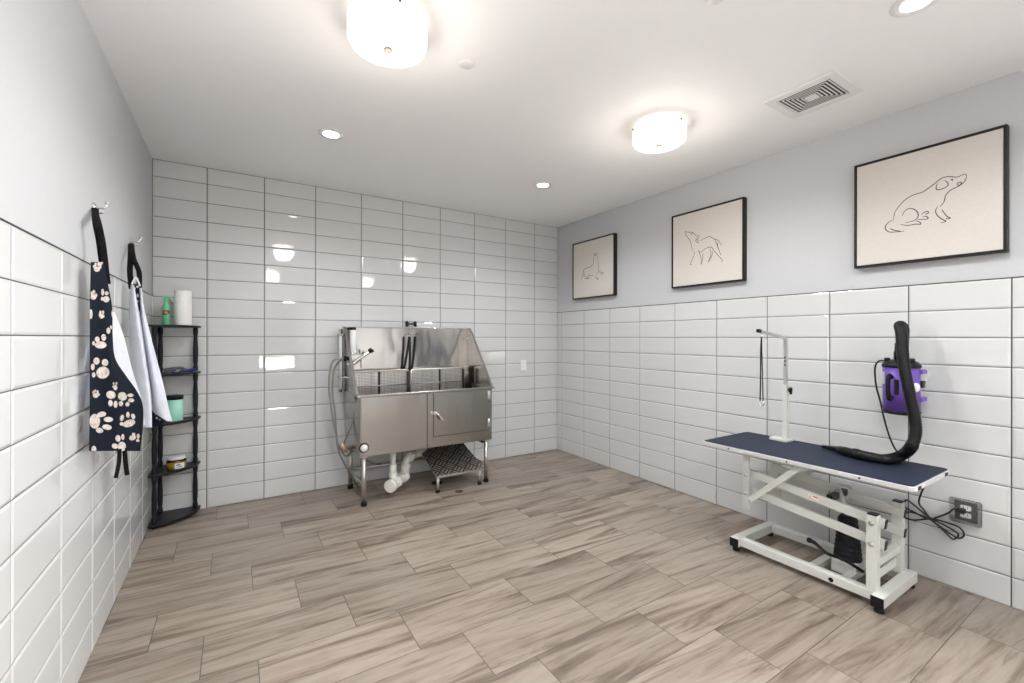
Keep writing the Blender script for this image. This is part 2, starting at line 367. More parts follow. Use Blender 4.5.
# air vent
t = thing('air_vent', 'square white ceiling air vent with four-way louvers', 'air vent', (2.748, 1.195, H))
cx, cy, hx, hy = 2.748, 1.195, .172, .180
mb = MB(); zb = H-.012; iy, ix = hy-.045, hx-.045
for a, b in (((cx-hx,cy-hy),(cx+hx,cy-iy)), ((cx-hx,cy+iy),(cx+hx,cy+hy)), ((cx-hx,cy-iy),(cx-ix,cy+iy)), ((cx+ix,cy-iy),(cx+hx,cy+iy))):
    mb.box((a[0],a[1],zb), (b[0],b[1],H-.0005))
mb.build('frame', M['whiteplastic'], t, bevel=.003)
MB().box((cx-ix, cy-iy, H-.003), (cx+ix, cy+iy, H-.0006)).build('duct_shade_sheet', M['black'], t)  # black sheet stands in for the darkness inside the duct
mb = MB()
N = 6
for k in range(N):                                 # slats parallel to x in the two end sectors
    fct = (k+.5)/N; yy = iy*(1-fct*.78); hw = ix*(1-fct*.78)
    for sg in (-1, 1):
        mb.bar((cx-hw, cy+sg*yy, zb+.0035), (cx+hw, cy+sg*yy, zb+.0035), .0070, .002, (0, .1, .99))
for k in range(N):
    fct = (k+.5)/N; xx = ix*(1-fct*.78); hw = iy*(1-fct*.78)
    for sg in (-1, 1):
        mb.bar((cx+sg*xx, cy-hw, zb+.0035), (cx+sg*xx, cy+hw, zb+.0035), .0205, .002, (-.35, 0, .93))
mb.box((cx-.026, cy-.028, zb), (cx+.026, cy+.028, zb+.005))
mb.build('louvers', M['whiteplastic'], t)

# ------------------------------------------------------------------ framed dog drawings
M['frameblack'] = noisy(mat('black_picture_frame', (.012,.011,.010), .4, 0, Specular_IOR_Level=.25), (.010,.009,.008), (.02,.017,.014), 40, .05)
M['paper'] = noisy(mat('cream_print', (.72,.67,.60), .8), (.60,.565,.515), (.62,.585,.535), 50, .03)
M['ink'] = mat('black_ink', (.02,.018,.016), .7)
XF = XR - .036                                 # front plane of the frames
def picture(yl, yr, z0, z1, label, strokes, base, sc, w):
    t = thing('framed_picture', label, 'picture', (XR+.010, (yl+yr)/2, z0), 'framed dog drawings')
    y0, y1 = min(yl, yr), max(yl, yr); fw = .011; xb = XR+.0115
    mb = MB()
    mb.box((XF,y0,z0),(xb,y0+fw,z1)); mb.box((XF,y1-fw,z0),(xb,y1,z1)); mb.box((XF,y0+fw,z0),(xb,y1-fw,z0+fw)); mb.box((XF,y0+fw,z1-fw),(xb,y1-fw,z1))
    mb.build('frame', M['frameblack'], t, bevel=.001)
    xp = XF+.005; mb = MB()
    mb.box((xp, y0+fw+.003, z0+fw+.003), (xp+.02, y1-fw-.003, z1-fw-.003)); mb.mi = 1
    for s_ in strokes:
        pts = [onx(base[0]+a/sc, base[1]+b/sc, xp-.0004) for a, b in s_]
        mb.ribbon(catmull(pts, 7), w, (1,0,0))
    mb.build('print', [M['paper'], M['ink']], t, fix=False)
    MB().box((xp+.006, y0+fw, z0+fw), (xb-.004, y1-fw, z1-fw)).build('backing', M['frameblack'], t)
def yat(px): return onx(px, 250, XF).y
sit = [[(735,120),(725,108),(700,112),(660,130),(610,126),(560,132),(520,155),(470,195),(400,243),(330,265),(270,300),(230,340),(190,395),(178,455)],
 [(178,457),(145,470),(118,500),(122,530),(150,547),(205,545),(260,540)], [(150,518),(180,532),(230,540)],
 [(243,425),(262,390),(300,368),(345,380),(366,412),(355,445),(320,465),(268,476)],
 [(230,488),(285,497),(345,487),(385,487),(375,470),(345,462)], [(390,415),(415,395),(440,392),(440,405),(415,412)], [(400,432),(425,428),(442,442),(420,450),(360,452)],
 [(733,120),(725,150),(700,180),(660,205),(610,230),(575,270),(560,320),(530,355)],
 [(660,190),(665,175),(688,170),(692,182),(675,192),(662,188)], [(612,150),(622,147),(628,152),(618,156)],
 [(568,152),(592,178),(585,200),(545,220),(508,225),(502,205),(512,178)],
 [(513,352),(498,385),(510,420),(545,448),(575,463),(560,472),(535,476)], [(545,375),(565,405),(590,432),(610,440),(590,447),(575,443)]]
stand = [[(132,268),(150,275),(175,275),(195,290),(210,310)], [(165,283),(172,290),(180,280)], [(205,292),(222,300),(212,318),(200,322)], [(195,325),(210,340),(222,338)], [(200,318),(218,330)],
 [(132,268),(138,295),(160,325),(168,350),(180,400)], [(228,330),(258,315),(290,303),(320,318),(348,330),(368,362)],
 [(322,320),(335,345),(348,385),(362,420)], [(345,338),(342,360),(352,395),(365,425)],
 [(215,392),(225,405),(245,395),(275,375),(300,372),(320,395),(345,425),(368,450),(375,463),(365,465)],
 [(192,400),(188,425),(175,455),(163,482),(174,484)], [(218,390),(228,420),(235,455),(236,485)], [(245,408),(245,440),(238,484)], [(290,378),(298,405),(292,440),(277,470)], [(310,395),(305,425),(290,455),(280,470)]]
seal = [[(275,235),(278,270),(282,310),(287,350),(286,380),(300,400),(325,408),(322,420),(305,418),(286,400)], [(250,240),(246,275),(242,300),(243,320),(235,340),(205,362),(175,372),(160,385),(155,420),(160,440)],
 [(250,242),(258,262),(262,240)], [(262,262),(268,236)], [(160,390),(150,430),(140,468)], [(160,395),(168,425),(180,450),(210,450),(185,458),(165,452)], [(185,440),(205,430),(240,430)], [(286,382),(275,410),(270,432)], [(252,435),(265,455),(280,465),(285,455),(270,440)]]
picture(yat(854), yat(1007), 1.823, 2.474, 'black framed line drawing of a seated dog looking up, largest in view', sit, (870,160), 7.59, .0048)
picture(yat(671.5), yat(743.5), 1.824, 2.474, 'black framed line drawing of a standing dog, middle of the three', stand, (665,190), 6.5, .0048)
picture(yat(572.5), yat(614), 1.822, 2.470, 'black framed line drawing of a sitting dog with pointed ears, nearest the corner', seal, (565,225), 8.533, .0052)

# ------------------------------------------------------------------ dog washing tub
TX0, TX1, TYF, TYB = .86, 2.078, 3.655, 4.235
ZB, ZR, ZT = .408, .905, 1.472
tub = thing('dog_washing_tub', 'stainless steel dog washing tub on round legs against the tiled wall', 'washing tub', (1.46, 3.95, 0))
# body: hollow box with a basin floor
th = .012; mb = MB()
mb.box((TX0,TYF,ZB),(TX1,TYF+th,ZR)); mb.box((TX0,TYB-th,ZB),(TX1,TYB,ZR)); mb.box((TX0,TYF+th,ZB),(TX0+th,TYB-th,ZR)); mb.box((TX1-th,TYF+th,ZB),(TX1,TYB-th,ZR))
mb.box((TX0+th,TYF+th,ZB),(TX1-th,TYB-th,ZB+.01)); mb.box((TX0+th,TYF+th,.70),(TX1-th,TYB-th,.71))
body = mb.build('body', M['steel'], tub, bevel=.003)
# rim
mb = MB(); ov = .018
mb.box((TX0-ov-.008,TYF-ov,ZR-.012),(TX1+ov,TYF+.02,ZR+.006)); mb.box((TX0-ov-.008,TYF+.02,ZR-.012),(TX0+.014,TYB,ZR+.006)); mb.box((TX1-.014,TYF+.02,ZR-.012),(TX1+ov,TYB,ZR+.006))
mb.build('rim', M['steel'], tub, bevel=.004)
M['gapshade'] = mat('shadow_gap_steel', (.10,.095,.09), .5, .6)
MB().box((1.420,TYF-.002,ZB+.012),(TX1-.014,TYF+.001,ZR-.02)).build('gap_shade_plate', M['gapshade'], tub)  # dark sheet gives the gaps around the door their shade by colour
MB().box((TX0+.006,TYF-.006,ZB+.002),(1.424,TYF,ZR-.014)).build('front_panel', M['steel'], tub, bevel=.002)
MB().box((2.040,TYF-.006,ZB+.002),(TX1-.003,TYF,ZR-.014)).box((1.480,TYF-.006,ZB+.002),(2.040,TYF,.500)).build('door_surround', M['steel'], tub, bevel=.001)
MB().box((1.430,TYF-.010,ZB+.002),(1.480,TYF,ZR-.014)).build('divider_strip', M['steel'], tub, bevel=.002)
door = MB().box((1.487,TYF-.012,.506),(2.034,TYF,ZR-.018)).build('door', M['steel'], tub, bevel=.002)
# door handle
hp = ony(435, 413, TYF-.012); hx_, hz_ = hp.x, hp.z
mb = MB(); mb.cyl((hx_,TYF-.012,hz_),(hx_,TYF-.034,hz_),.022, .018); mb.lathe((hx_,TYF-.03,hz_), [(.013,0),(.011,.006),(.002,.009)], 16, (0,-1,0))
mb.tube(catmull([(hx_,TYF-.034,hz_),(hx_+.02,TYF-.046,hz_-.012),(hx_+.062,TYF-.050,hz_-.070)],5), .010, 10)
mb.cyl((hx_-.032,TYF-.007,hz_+.006),(hx_-.032,TYF-.024,hz_+.006),.015)
mb.build('handle', M['chrome'], door, smooth=False)
for zz in (.835, .575):
    mb = MB(); mb.box((2.026,TYF-.016,zz-.04),(2.062,TYF-.010,zz+.04)); mb.cyl((2.040,TYF-.018,zz-.042),(2.040,TYF-.018,zz+.042),.006,seg=12); mb.build('hinge', M['chrome'], door, bevel=.001)
# splash: back and sloping sides
MB().box((.835,TYB-.012,ZR),(TX1+.008,TYB,ZT)).build('back_splash', M['steel_panel'], tub, bevel=.002)
MB().box((.835,TYB-.032,ZT-.004),(TX1+.008,TYB,ZT+.004)).build('top_flange', M['steel'], tub, bevel=.002)
def side(xx, mm):
    return [(xx,TYF+.012,ZR+.004),(xx,TYF+.012,ZR+.02),(xx,4.09,ZT-.045),(xx,4.105,ZT-.018),(xx,4.135,ZT),(xx,TYB-.012,ZT),(xx,TYB-.012,ZR+.004)]
sp_l = MB().prism(side(.838, 0), (.006,0,0)).build('side_splash', M['steel'], tub)
sp_r = MB().prism(side(TX1, 0), (.006,0,0)).build('side_splash', M['steel_panel'], tub)
for xx, p in ((.826, sp_l), (TX1-.004, sp_r)):
    mb = MB(); mb.bar((xx+.009,TYF+.012,ZR+.01),(xx+.009,4.10,ZT-.03),.022,.008,(0,-.5,.5)); mb.bar((xx+.009,4.095,ZT-.034),(xx+.009,4.14,ZT+.001),.022,.006); mb.bar((xx+.009,4.13,ZT+.001),(xx+.009,TYB-.01,ZT+.001),.022,.006)
    mb.build('edge_flange', M['steel'], p, bevel=.001)
# small stud on the right side
p = onx(467.5, 338.5, TX1-.002)
MB().lathe((TX1,p.y,p.z), [(.010,0),(.010,.006),(.003,.009)], 16, (-1,0,0)).build('stud', M['chrome'], sp_r)
# legs
for lx, ly in ((.897,3.69),(2.035,3.69),(.897,4.19),(2.035,4.19)):
    l = MB().cyl((lx,ly,.03),(lx,ly,ZB+.002),.019).build('leg', M['pipe'], tub)
    MB().lathe((lx,ly,0), [(.024,0),(.025,.006),(.022,.03),(.0215,.036),(.017,.036)], 24).build('rubber_foot', M['rubber'], l)
    MB().lathe((lx,ly,ZB-.022), [(.020,0),(.026,.004),(.026,.0225),(.02,.0225)], 24).build('collar', M['pipe'], l)
MB().cyl((.897,3.69,.165),(.897,4.19,.165),.013).build('stretcher', M['pipe'], tub)
MB().cyl((.897,4.19,.165),(2.035,4.19,.165),.013).build('stretcher', M['pipe'], tub)
MB().cyl((2.035,3.69,.165),(2.035,4.19,.165),.013).build('stretcher', M['pipe'], tub)
MB().box((2.0,3.70,ZB-.035),(2.06,4.16,ZB)).build('bracket', M['black'], tub)
# thermometer dial on the front
p = ony(363.5, 448, TYF-.006)
g = MB().lathe((p.x+.004,TYF-.004,p.z), [(.038,0),(.040,.006),(.036,.012),(.031,.012),(.031,.008),(.002,.008)], 32, (0,-1,0)).build('dial_bezel', M['black'], tub)
MB().lathe((p.x+.004,TYF-.011,p.z), [(.031,0),(.031,.003),(.002,.004)], 32, (0,-1,0)).build('dial_face', M['whiteplastic'], g)
# drain plumbing
mb = MB(); x0 = 1.172; yq = 3.80
mb.cyl((x0,yq,ZB),(x0,yq,.23),.022); mb.cyl((x0,yq,.27),(x0,yq,.17),.029); mb.cyl((x0,yq,.20),(x0,yq,.125),.034)
T0 = Vector((x0-.045, yq-.075, .110)); T1 = Vector((x0+.135, yq+.095, .122)); td = (T1-T0).normalized()
mb.cyl(T0, T1, .043); mb.cyl(T0-td*.012, T0+td*.028, .054); mb.cyl(T0-td*.018, T0-td*.010, .040); mb.cyl(T0+td*.085, T0+td*.125, .050); mb.cyl(T1-td*.035, T1+td*.008, .050)
mb.tube(catmull([T1-td*.02, T1+Vector((.008,.01,.05)), T1+Vector((.02,.02,.12)), T1+Vector((.06,.05,.150)), T1+Vector((.13,.10,.155)), T1+Vector((.36,.235,.140))],6), .033, 18)
mb.cyl(T1+Vector((.006,.008,.03)), T1+Vector((.018,.018,.10)), .041); mb.cyl(T1+Vector((.055,.045,.148)), T1+Vector((.10,.075,.154)), .040)
mb.build('drain_pipe', M['pvc'], tub, smooth=False)
# pull-out ramp of tread plate
rp = tub
a0, a1, ys, ye, zs, ze = 1.51, 1.985, 3.640, 4.10, .145, .300
MB().hexa([(a0,ys,zs),(a1,ys,zs),(a1,ye,ze),(a0,ye,ze),(a0,ys,zs+.008),(a1,ys,zs+.008),(a1,ye,ze+.008),(a0,ye,ze+.008)]).build('step_plate', M['diamond'], rp, bevel=.0015)
mb = MB(); mb.bar((a0,ys,zs-.004),(a1,ys,zs-.004),.012,.016); mb.bar((a0+.004,ys,zs-.004),(a0+.004,ye,ze-.004),.008,.014); mb.bar((a1-.004,ys,zs-.004),(a1-.004,ye,ze-.004),.008,.014)
mb.build('step_frame', M['pipe'], rp, bevel=.002)
MB().box((a0+.03,ye-.03,ze),(a0+.06,ye-.01,ZB)).build('step_bracket', M['black'], rp)
MB().box((a1-.06,ye-.03,ze),(a1-.03,ye-.01,ZB)).build('step_bracket', M['black'], rp)
for lx, ly, lz in ((a0+.02,ys+.02,zs),(a1-.035,ys+.02,zs)):
    l = MB().cyl((lx,ly,.02),(lx,ly,lz),.0155).build('step_leg', M['pipe'], rp)
    MB().lathe((lx,ly,0), [(.019,0),(.020,.005),(.018,.024),(.013,.024)], 20).build('rubber_foot', M['rubber'], l)
# wire racks standing in the tub
M['wire'] = mat('steel_wire', (.42,.40,.38), .3, 1)
M['meshsteel'] = mat('perforated_steel', (.36,.34,.32), .32, 1)
n = NT(M['meshsteel']); x, y, z, o = n.xyz()
ga = n.m('LESS_THAN', n.m('FRACT', n.m('MULTIPLY', x, 75)), .5); gb = n.m('LESS_THAN', n.m('FRACT', n.m('MULTIPLY', z, 75)), .5)
gg = n.m('MULTIPLY', ga, gb)
big = n.noise(n.comb(n.m('MULTIPLY', x, 22), 0.0, n.m('MULTIPLY', z, 3)), 1.0, 2)
n.put(n.b.inputs['Base Color'], n.mix(gg, n.ramp(big, [(.3,(.50,.47,.45)),(.7,(.72,.69,.66))]), (.10,.095,.09))); n.bump(gg, .5, .002)
for (pa, pm, pb, lb) in ((351, 379, 408.5, 'perforated steel floor grate standing in the left half of the tub'), (411, 439.5, 463.5, 'perforated steel floor grate standing in the right half of the tub')):
    yy = 4.13; xa, xm, xb = (ony(q, 371, yy).x for q in (pa, pm, pb)); zt = 1.066; z0 = .712
    t = thing('tub_grate', lb, 'grate', ((xa+xb)/2, yy-.02, z0), 'floor grates in the tub')
    MB().box((xa+.01, yy-.006, z0+.01), (xm-.008, yy-.003, zt-.01)).build('perforated_panel', M['meshsteel'], t)
    MB().box((xm+.008, yy-.006, z0+.01), (xb-.01, yy-.003, zt-.01)).build('perforated_panel', M['meshsteel'], t)
    r = .0095
    MB().tube(catmull([(xa,yy,z0+r),(xa,yy,zt-.04),(xa+.012,yy,zt-.010),(xa+.04,yy,zt),((xa+xb)/2,yy,zt),(xb-.04,yy,zt),(xb-.012,yy,zt-.010),(xb,yy,zt-.04),(xb,yy,z0+r)],6), r, 10).build('outer_frame', M['pipe'], t)
    MB().cyl((xm,yy-.004,z0+.005),(xm,yy-.004,zt-.006),.0105).build('middle_bar', M['black'], t)
    MB().cyl((xb-.012,yy-.022,z0+.005),(xb-.012,yy-.022,zt-.008),.009).build('support_bar', M['black'], t)
    MB().cyl((xa+.01,yy-.012,.93),(xb-.01,yy-.012,.93),.006).build('cross_wire', M['wire'], t)
# faucet and sprayer on the left side
# riser pipes outside the left splash, parts of a mixer
mx_ = tub
MB().cyl((.812,4.20,ZR-.02),(.812,4.20,1.455),.017).build('riser_pipe', M['chrome'], mx_)
MB().cyl((.800,4.13,ZR+.01),(.800,4.13,1.40),.011).build('riser_pipe', M['whiteplastic'], mx_)
for zz in (1.40, 1.02): MB().box((.788,4.11,zz-.008),(.838,4.235,zz+.008)).build('clip', M['steel'], mx_, bevel=.002)
p = ony(346, 358.5, 3.98)
MB().lathe((p.x-.02,3.98,p.z), [(.016,0),(.024,.003),(.024,.022),(.018,.026),(.018,.040),(.024,.044),(.024,.060),(.012,.062)], 20, (1,0,0)).build('hose_fitting', M['black'], mx_)
# hand sprayer resting over the side splash
s0 = ony(354, 363, 3.95); s1 = ony(370, 351, 3.90)
mb = MB(); mb.tube([s0+Vector((-.055,0,-.01)), s0, s0.lerp(s1,.5), s1], [.020,.022,.015,.017], 14); sp = mb.build('spray_handle', M['chrome'], tub)
d = (s1-s0).normalized(); MB().tube([s1-d*.004, s1+d*.022], [.022,.020], 14).build('nozzle', M['black'], sp)
e = s1+d*.018; MB().tube([e, e+Vector((.010,-.004,-.022))], .013, 12).build('spray_tip', M['black'], sp)
q = ony(361, 368, 3.93); MB().tube(catmull([s0.lerp(s1,.45), s0.lerp(s1,.42)+Vector((.002,0,-.02)), q],4), .004, 8).build('trigger', M['black'], sp)
# dispenser with black cap
b0 = ony(352.5, 352, 4.12); b1 = ony(353, 328, 4.12)
dp = thing('soap_dispenser', 'slim white cylinder with black cap in the left corner of the tub', 'dispenser', b0)
MB().lathe((b0.x+.01,4.15,0), [(.002,b0.z-.01),(.026,b0.z-.01),(.028,b0.z-.004),(.028,b1.z-.02),(.002,b1.z-.02)], 24).build('bottle', M['whiteplastic'], dp)
MB().lathe((b0.x+.01,4.15,0), [(.002,b1.z-.016),(.029,b1.z-.016),(.029,b1.z+.006),(.02,b1.z+.009),(.002,b1.z+.009)], 24).build('cap', M['black'], dp)
mb = MB(); mb.cyl((b0.x-.02,4.15,b0.z-.016),(b0.x+.10,4.15,b0.z-.016),.007,seg=12); mb.cyl((b0.x+.01,4.15,b0.z-.022),(b0.x+.01,4.15,b0.z-.01),.034); mb.cyl((b0.x+.10,4.15,b0.z-.022),(b0.x+.10,4.15,b0.z+.02),.010,seg=12); mb.box((b0.x-.01,4.15,b0.z-.022),(b0.x+.03,TYB-.010,b0.z-.012))
mb.build('holder', M['chrome'], dp)
# hoses of the sprayer: loop out on the left
M['hose'] = mat('grey_braided_hose', (.34,.32,.30), .35, .7)
h0 = Vector((p.x-.02, 3.98, p.z))
def hp_(px, py, y): return ony(px, py, y)
hose = tub
A = [h0, hp_(336,359,3.98), hp_(331,366,4.0), hp_(329,385,4.0), hp_(331,405,4.0), hp_(334.5,428,4.0), hp_(339,446,4.0), hp_(346,456,4.02), hp_(352,449,4.08), hp_(352,436,4.14), hp_(358,430,4.18)]
B = [h0+Vector((0,.02,-.012)), hp_(340,361,4.02), hp_(334,370,4.05), hp_(332.5,392,4.05), hp_(335,412,4.05), hp_(336,432,4.05), hp_(339,452,4.05), hp_(346,466,4.05), hp_(353,478,4.10), hp_(358,486,4.16), hp_(366,489,4.2)]
Cc = [hp_(357,396,3.80)+Vector((-.02,0,0)), hp_(356,405,3.85), hp_(352,424,3.92), hp_(345,441,3.98), hp_(343,448,4.0)]
Dd = [hp_(346,448,4.02), hp_(356,452,4.12), hp_(372,463,4.18), hp_(392,465,4.19), hp_(408,462,4.2), hp_(420,455,4.2)]
for P_ in (A, B, Cc, Dd): MB().tube(catmull(P_, 8), .0085, 10).build('shower_hose', M['hose'], hose)
p2 = hp_(343.5, 447, 4.0); mb = MB(); mb.cyl(p2+Vector((-.02,0,.035)), p2+Vector((.02,0,-.035)), .020, seg=16); mb.cyl(p2+Vector((-.01,0,-.02)), p2+Vector((.05,.02,.0)), .014, seg=14)
M['copper'] = mat('copper_fitting', (.55,.40,.32), .35, .5); mb.build('hose_connector', M['copper'], hose)
# black bone-shaped hook with two tethers
bp = ony(411, 324.5, TYB-.01)
bh = thing('bone_hook', 'black bone-shaped leash hook clipped on top of the tub back splash', 'hook', (bp.x, TYB-.01, ZT))
mb = MB(); bz = bp.z+.005; by = TYB-.012
mb.bar((bp.x-.035,by,bz),(bp.x+.035,by,bz),.018,.016)
for sx in (-1, 1):
    for sz in (-1, 1): mb.lathe((bp.x+sx*.042,by+.009,bz+sz*.012), [(.002,0),(.015,0),(.017,.003),(.017,.015),(.015,.018),(.002,.018)], 20, (0,-1,0))
mb.build('bone', M['black'], bh)
MB().box((bp.x-.012,by-.004,ZT-.05),(bp.x+.012,by+.012,bz)).build('stem', M['steel'], bh, bevel=.001)
MB().cyl((bp.x-.03,by-.012,ZT-.06),(bp.x+.055,by-.012,ZT-.06),.007,seg=12).build('crossbar', M['steel'], bh)
for i_, (pa, pb, lb) in enumerate(((409.5, 403.5, 'left black strap of the two hanging inside the tub'), (415.2, 411.5, 'right black strap of the two hanging inside the tub'))):
    a_ = ony(pa, 336.5, TYB-.10); b_ = ony(pb, 371, TYB-.045)
    t = thing('grooming_tether', lb, 'strap', (a_.x, a_.y, a_.z), 'black tethers in the tub')
    mb = MB(); mb.tube(catmull([a_, a_.lerp(b_,.5)+Vector((.004,0,0)), b_],8), .0125, 8, flat=.35, upv=(1,0,0)); mb.build('strap', M['rubber'], t)
    mb = MB(); mb.tube([a_, Vector((a_.x, TYB-.024, ZT-.058))], .003, 8); mb.build('clip', M['chrome'], t)

# floor drains
for px, py, r, lb in ((459, 491.5, .035, 'small round brass floor drain in front of the tub step'), (437, 483, .05, 'dark round floor drain under the tub step')):
    c = onz(px, py)
    t = tag(MB().lathe((c.x,c.y,0), [(.002,.001),(r*.8,.001),(r*.8,.003),(r,.0035),(r*1.02,0)], 32).build('floor_drain', M['bronze'] if r < .04 else M['rubber']), lb, 'drain', 'round floor drains')
    mb = MB()
    for k in range(-2, 3): mb.box((c.x+k*r*.28-.002, c.y-r*.6, .001), (c.x+k*r*.28+.002, c.y+r*.6, .0025))
    mb.build('grate', M['black'], t)

# ------------------------------------------------------------------ wall outlets
def plate(name, label, c, u, v, nrm, w, h, pm, sockets=True, group=None):
    c, u, v, nrm = Vector(c), Vector(u), Vector(v), Vector(nrm)
    t = thing(name, label, 'outlet', c, group)
    mb = MB(); mb.hexa([c+u*a*w/2+v*b*h/2+nrm*0 for a,b in ((-1,-1),(1,-1),(1,1),(-1,1))]+[c+u*a*w/2+v*b*h/2+nrm*.006 for a,b in ((-1,-1),(1,-1),(1,1),(-1,1))]); mb.build('cover_plate', pm, t, bevel=.002)
    if sockets:
        for s_ in (-1, 1):
            q = c+v*s_*h*.19+nrm*.006
            mb = MB(); mb.prism([q+u*a*w*.24+v*b*h*.13 for a,b in ((-1,-.7),(-.7,-1),(.7,-1),(1,-.7),(1,.7),(.7,1),(-.7,1),(-1,.7))], nrm*.002); so = mb.build('socket', M['whiteplastic'], t)
            mb = MB()
            for a in (-1, 1): mb.hexa([q+u*(a*w*.09+da*.0012)+v*(.002+db*.006)+nrm*nz for nz in (.0019,.0024) for da,db in ((-1,-1),(1,-1),(1,1),(-1,1))])
            mb.lathe(q-v*.010+nrm*.0019, [(.0001,0),(.0025,0),(.0025,.0005),(.0001,.0005)], 10, nrm); mb.build('slots', M['black'], so)
    return t
c = ony(523.3, 365, D-.001)
plate('wall_outlet', 'white wall outlet on the back wall right of the tub', (c.x, D-.0005, c.z), (1,0,0), (0,0,1), (0,-1,0), .078, .118, M['whiteplastic'])
c = onx(845.5, 493, XR)
t = plate('wall_outlet', 'grey metal outlet on the right wall behind the grooming table', (XR+.0005, c.y, c.z), (0,1,0), (0,0,1), (-1,0,0), .075, .118, M['lightgrey'])
c = onx(966, 511.5, XR)
t = plate('outlet_box', 'outlet with clear bubble cover low on the right wall, cord plugged in', (XR+.0005, c.y, c.z), (0,1,0), (0,0,1), (-1,0,0), .088, .105, mat('dark_outlet_plate', (.05,.05,.05), .4))
M['bubble'] = M['glass'].copy(); M['bubble'].name = 'clear_plastic_cover'
nt = M['bubble'].node_tree
nz = nt.nodes.new('ShaderNodeTexNoise'); nz.inputs['Scale'].default_value = 45; bm_ = nt.nodes.new('ShaderNodeBump'); bm_.inputs['Strength'].default_value = .6; bm_.inputs['Distance'].default_value = .01
nt.links.new(nz.outputs[0], bm_.inputs['Height'])
for nd in nt.nodes:
    if nd.type == 'BSDF_GLOSSY': nt.links.new(bm_.outputs[0], nd.inputs['Normal']); nd.inputs['Roughness'].default_value = .12
    if nd.type == 'FRESNEL': nd.inputs[0].default_value = 1.6
    if nd.type == 'BSDF_TRANSPARENT': nd.inputs[0].default_value = (.97,.97,.97,1)
bx0, by0, bz0 = XR-.055, c.y, c.z
mb = MB(); a = .066; b = .070; X2 = XR-.002
mb.hexa([(X2,by0-a,bz0-b),(X2,by0+a,bz0-b),(X2,by0+a,bz0+b),(X2,by0-a,bz0+b),(bx0,by0-a+.015,bz0-b+.015),(bx0,by0+a-.015,bz0-b+.015),(bx0,by0+a-.015,bz0+b-.015),(bx0,by0-a+.015,bz0+b-.015)])
mb.build('bubble_cover', M['bubble'], t, bevel=.012, seg=4)
OUT = Vector((XR-.03, c.y+.012, c.z+.005))

# ------------------------------------------------------------------ grooming table
gt = thing('grooming_table', 'lift grooming table with blue mat top and cream steel frame', 'grooming table', (2.95, 1.27, 0))
X0, X1, Y0, Y1, ZTOP = 2.69, 3.238, .735, 1.845, .68
def rrect(x0, y0, x1, y1, r, z, k=5):
    out = []
    for cx_, cy_, a0_ in ((x1-r,y1-r,0),(x0+r,y1-r,PI/2),(x0+r,y0+r,PI),(x1-r,y0+r,1.5*PI)):
        for i in range(k+1): a_ = a0_+PI/2*i/k; out.append((cx_+r*math.cos(a_), cy_+r*math.sin(a_), z))
    return out
top = MB().prism(rrect(X0,Y0,X1,Y1,.03,ZTOP-.026), (0,0,.024)).build('tabletop', M['alu'], gt, bevel=.003)
MB().prism(rrect(X0+.007,Y0+.007,X1-.007,Y1-.007,.024,ZTOP-.002), (0,0,.003)).build('rubber_mat', M['mat'], top)
for yy, in ((Y0+.10,),(Y1-.10,)):
    pass
for xx in (X0+.05, X1-.10):
    MB().box((xx,Y0-.004,ZTOP-.022),(xx+.03,Y0+.004,ZTOP-.006)).build('edge_clip', M['black'], top)
for yy in (.95,1.30,1.65): MB().lathe((X0+.001,yy,ZTOP-.014), [(.005,0),(.005,.002),(.001,.0025)], 12, (-1,0,0)).build('screw', M['black'], top)
# base frame
bz0_, bz1_ = .030, .085; bw = .052
mb = MB()
mb.box((2.735,1.615,bz0_),(3.20,1.615+bw,bz1_)); mb.box((2.72,.860,bz0_),(3.20,.860+bw,bz1_))
mb.box((2.765,.860+bw,bz0_+.004),(2.765+bw,1.615,bz1_-.004)); mb.box((3.145,.860+bw,bz0_+.004),(3.145+bw,1.615,bz1_-.004))
for yy in (1.04, 1.20): mb.box((2.765+bw,yy,bz0_+.008),(3.145,yy+.04,bz1_-.01))
mb.build('base_frame', M['white'], gt, bevel=.003)
for xx, yy in ((2.735,1.615),(2.72,.860)):
    MB().box((xx-.004,yy-.001,bz0_-.001),(xx+.006,yy+bw+.001,bz1_-.002)).build('end_cap', M['black'], gt, bevel=.002)
for xx, yy in ((2.762,1.64),(2.747,.886),(3.17,1.64),(3.17,.886)):
    MB().lathe((xx,yy,0), [(.020,0),(.022,.004),(.020,.026),(.008,.028),(.008,.034)], 20).build('foot', M['rubber'], gt)
p = onx(831, 578, 2.765); MB().lathe((2.765,p.y,.055), [(.012,0),(.012,.003),(.006,.004),(.006,.001),(.001,.001)], 20, (-1,0,0)).build('frame_plug', M['black'], gt)
# uprights at the right end
XA, XB = 2.79, 3.13                              # front and rear linkage planes
def upr(xc):
    MB().box((xc-.024,.902,bz1_-.004),(xc+.024,.948,.468)).build('upright', M['white'], gt, bevel=.002)
    MB().box((xc-.022,.904,.467),(xc+.022,.946,.475)).build('upright_cap', M['black'], gt, bevel=.002)
upr(XA); upr(XB)
MB().box((XA+.024,.906,.20),(XB-.024,.944,.235)).build('cross_bar', M['white'], gt, bevel=.002)
MB().box((XA+.024,.925,.115),(XB-.024,.929,.16)).build('end_plate', M['white'], gt, bevel=.001)
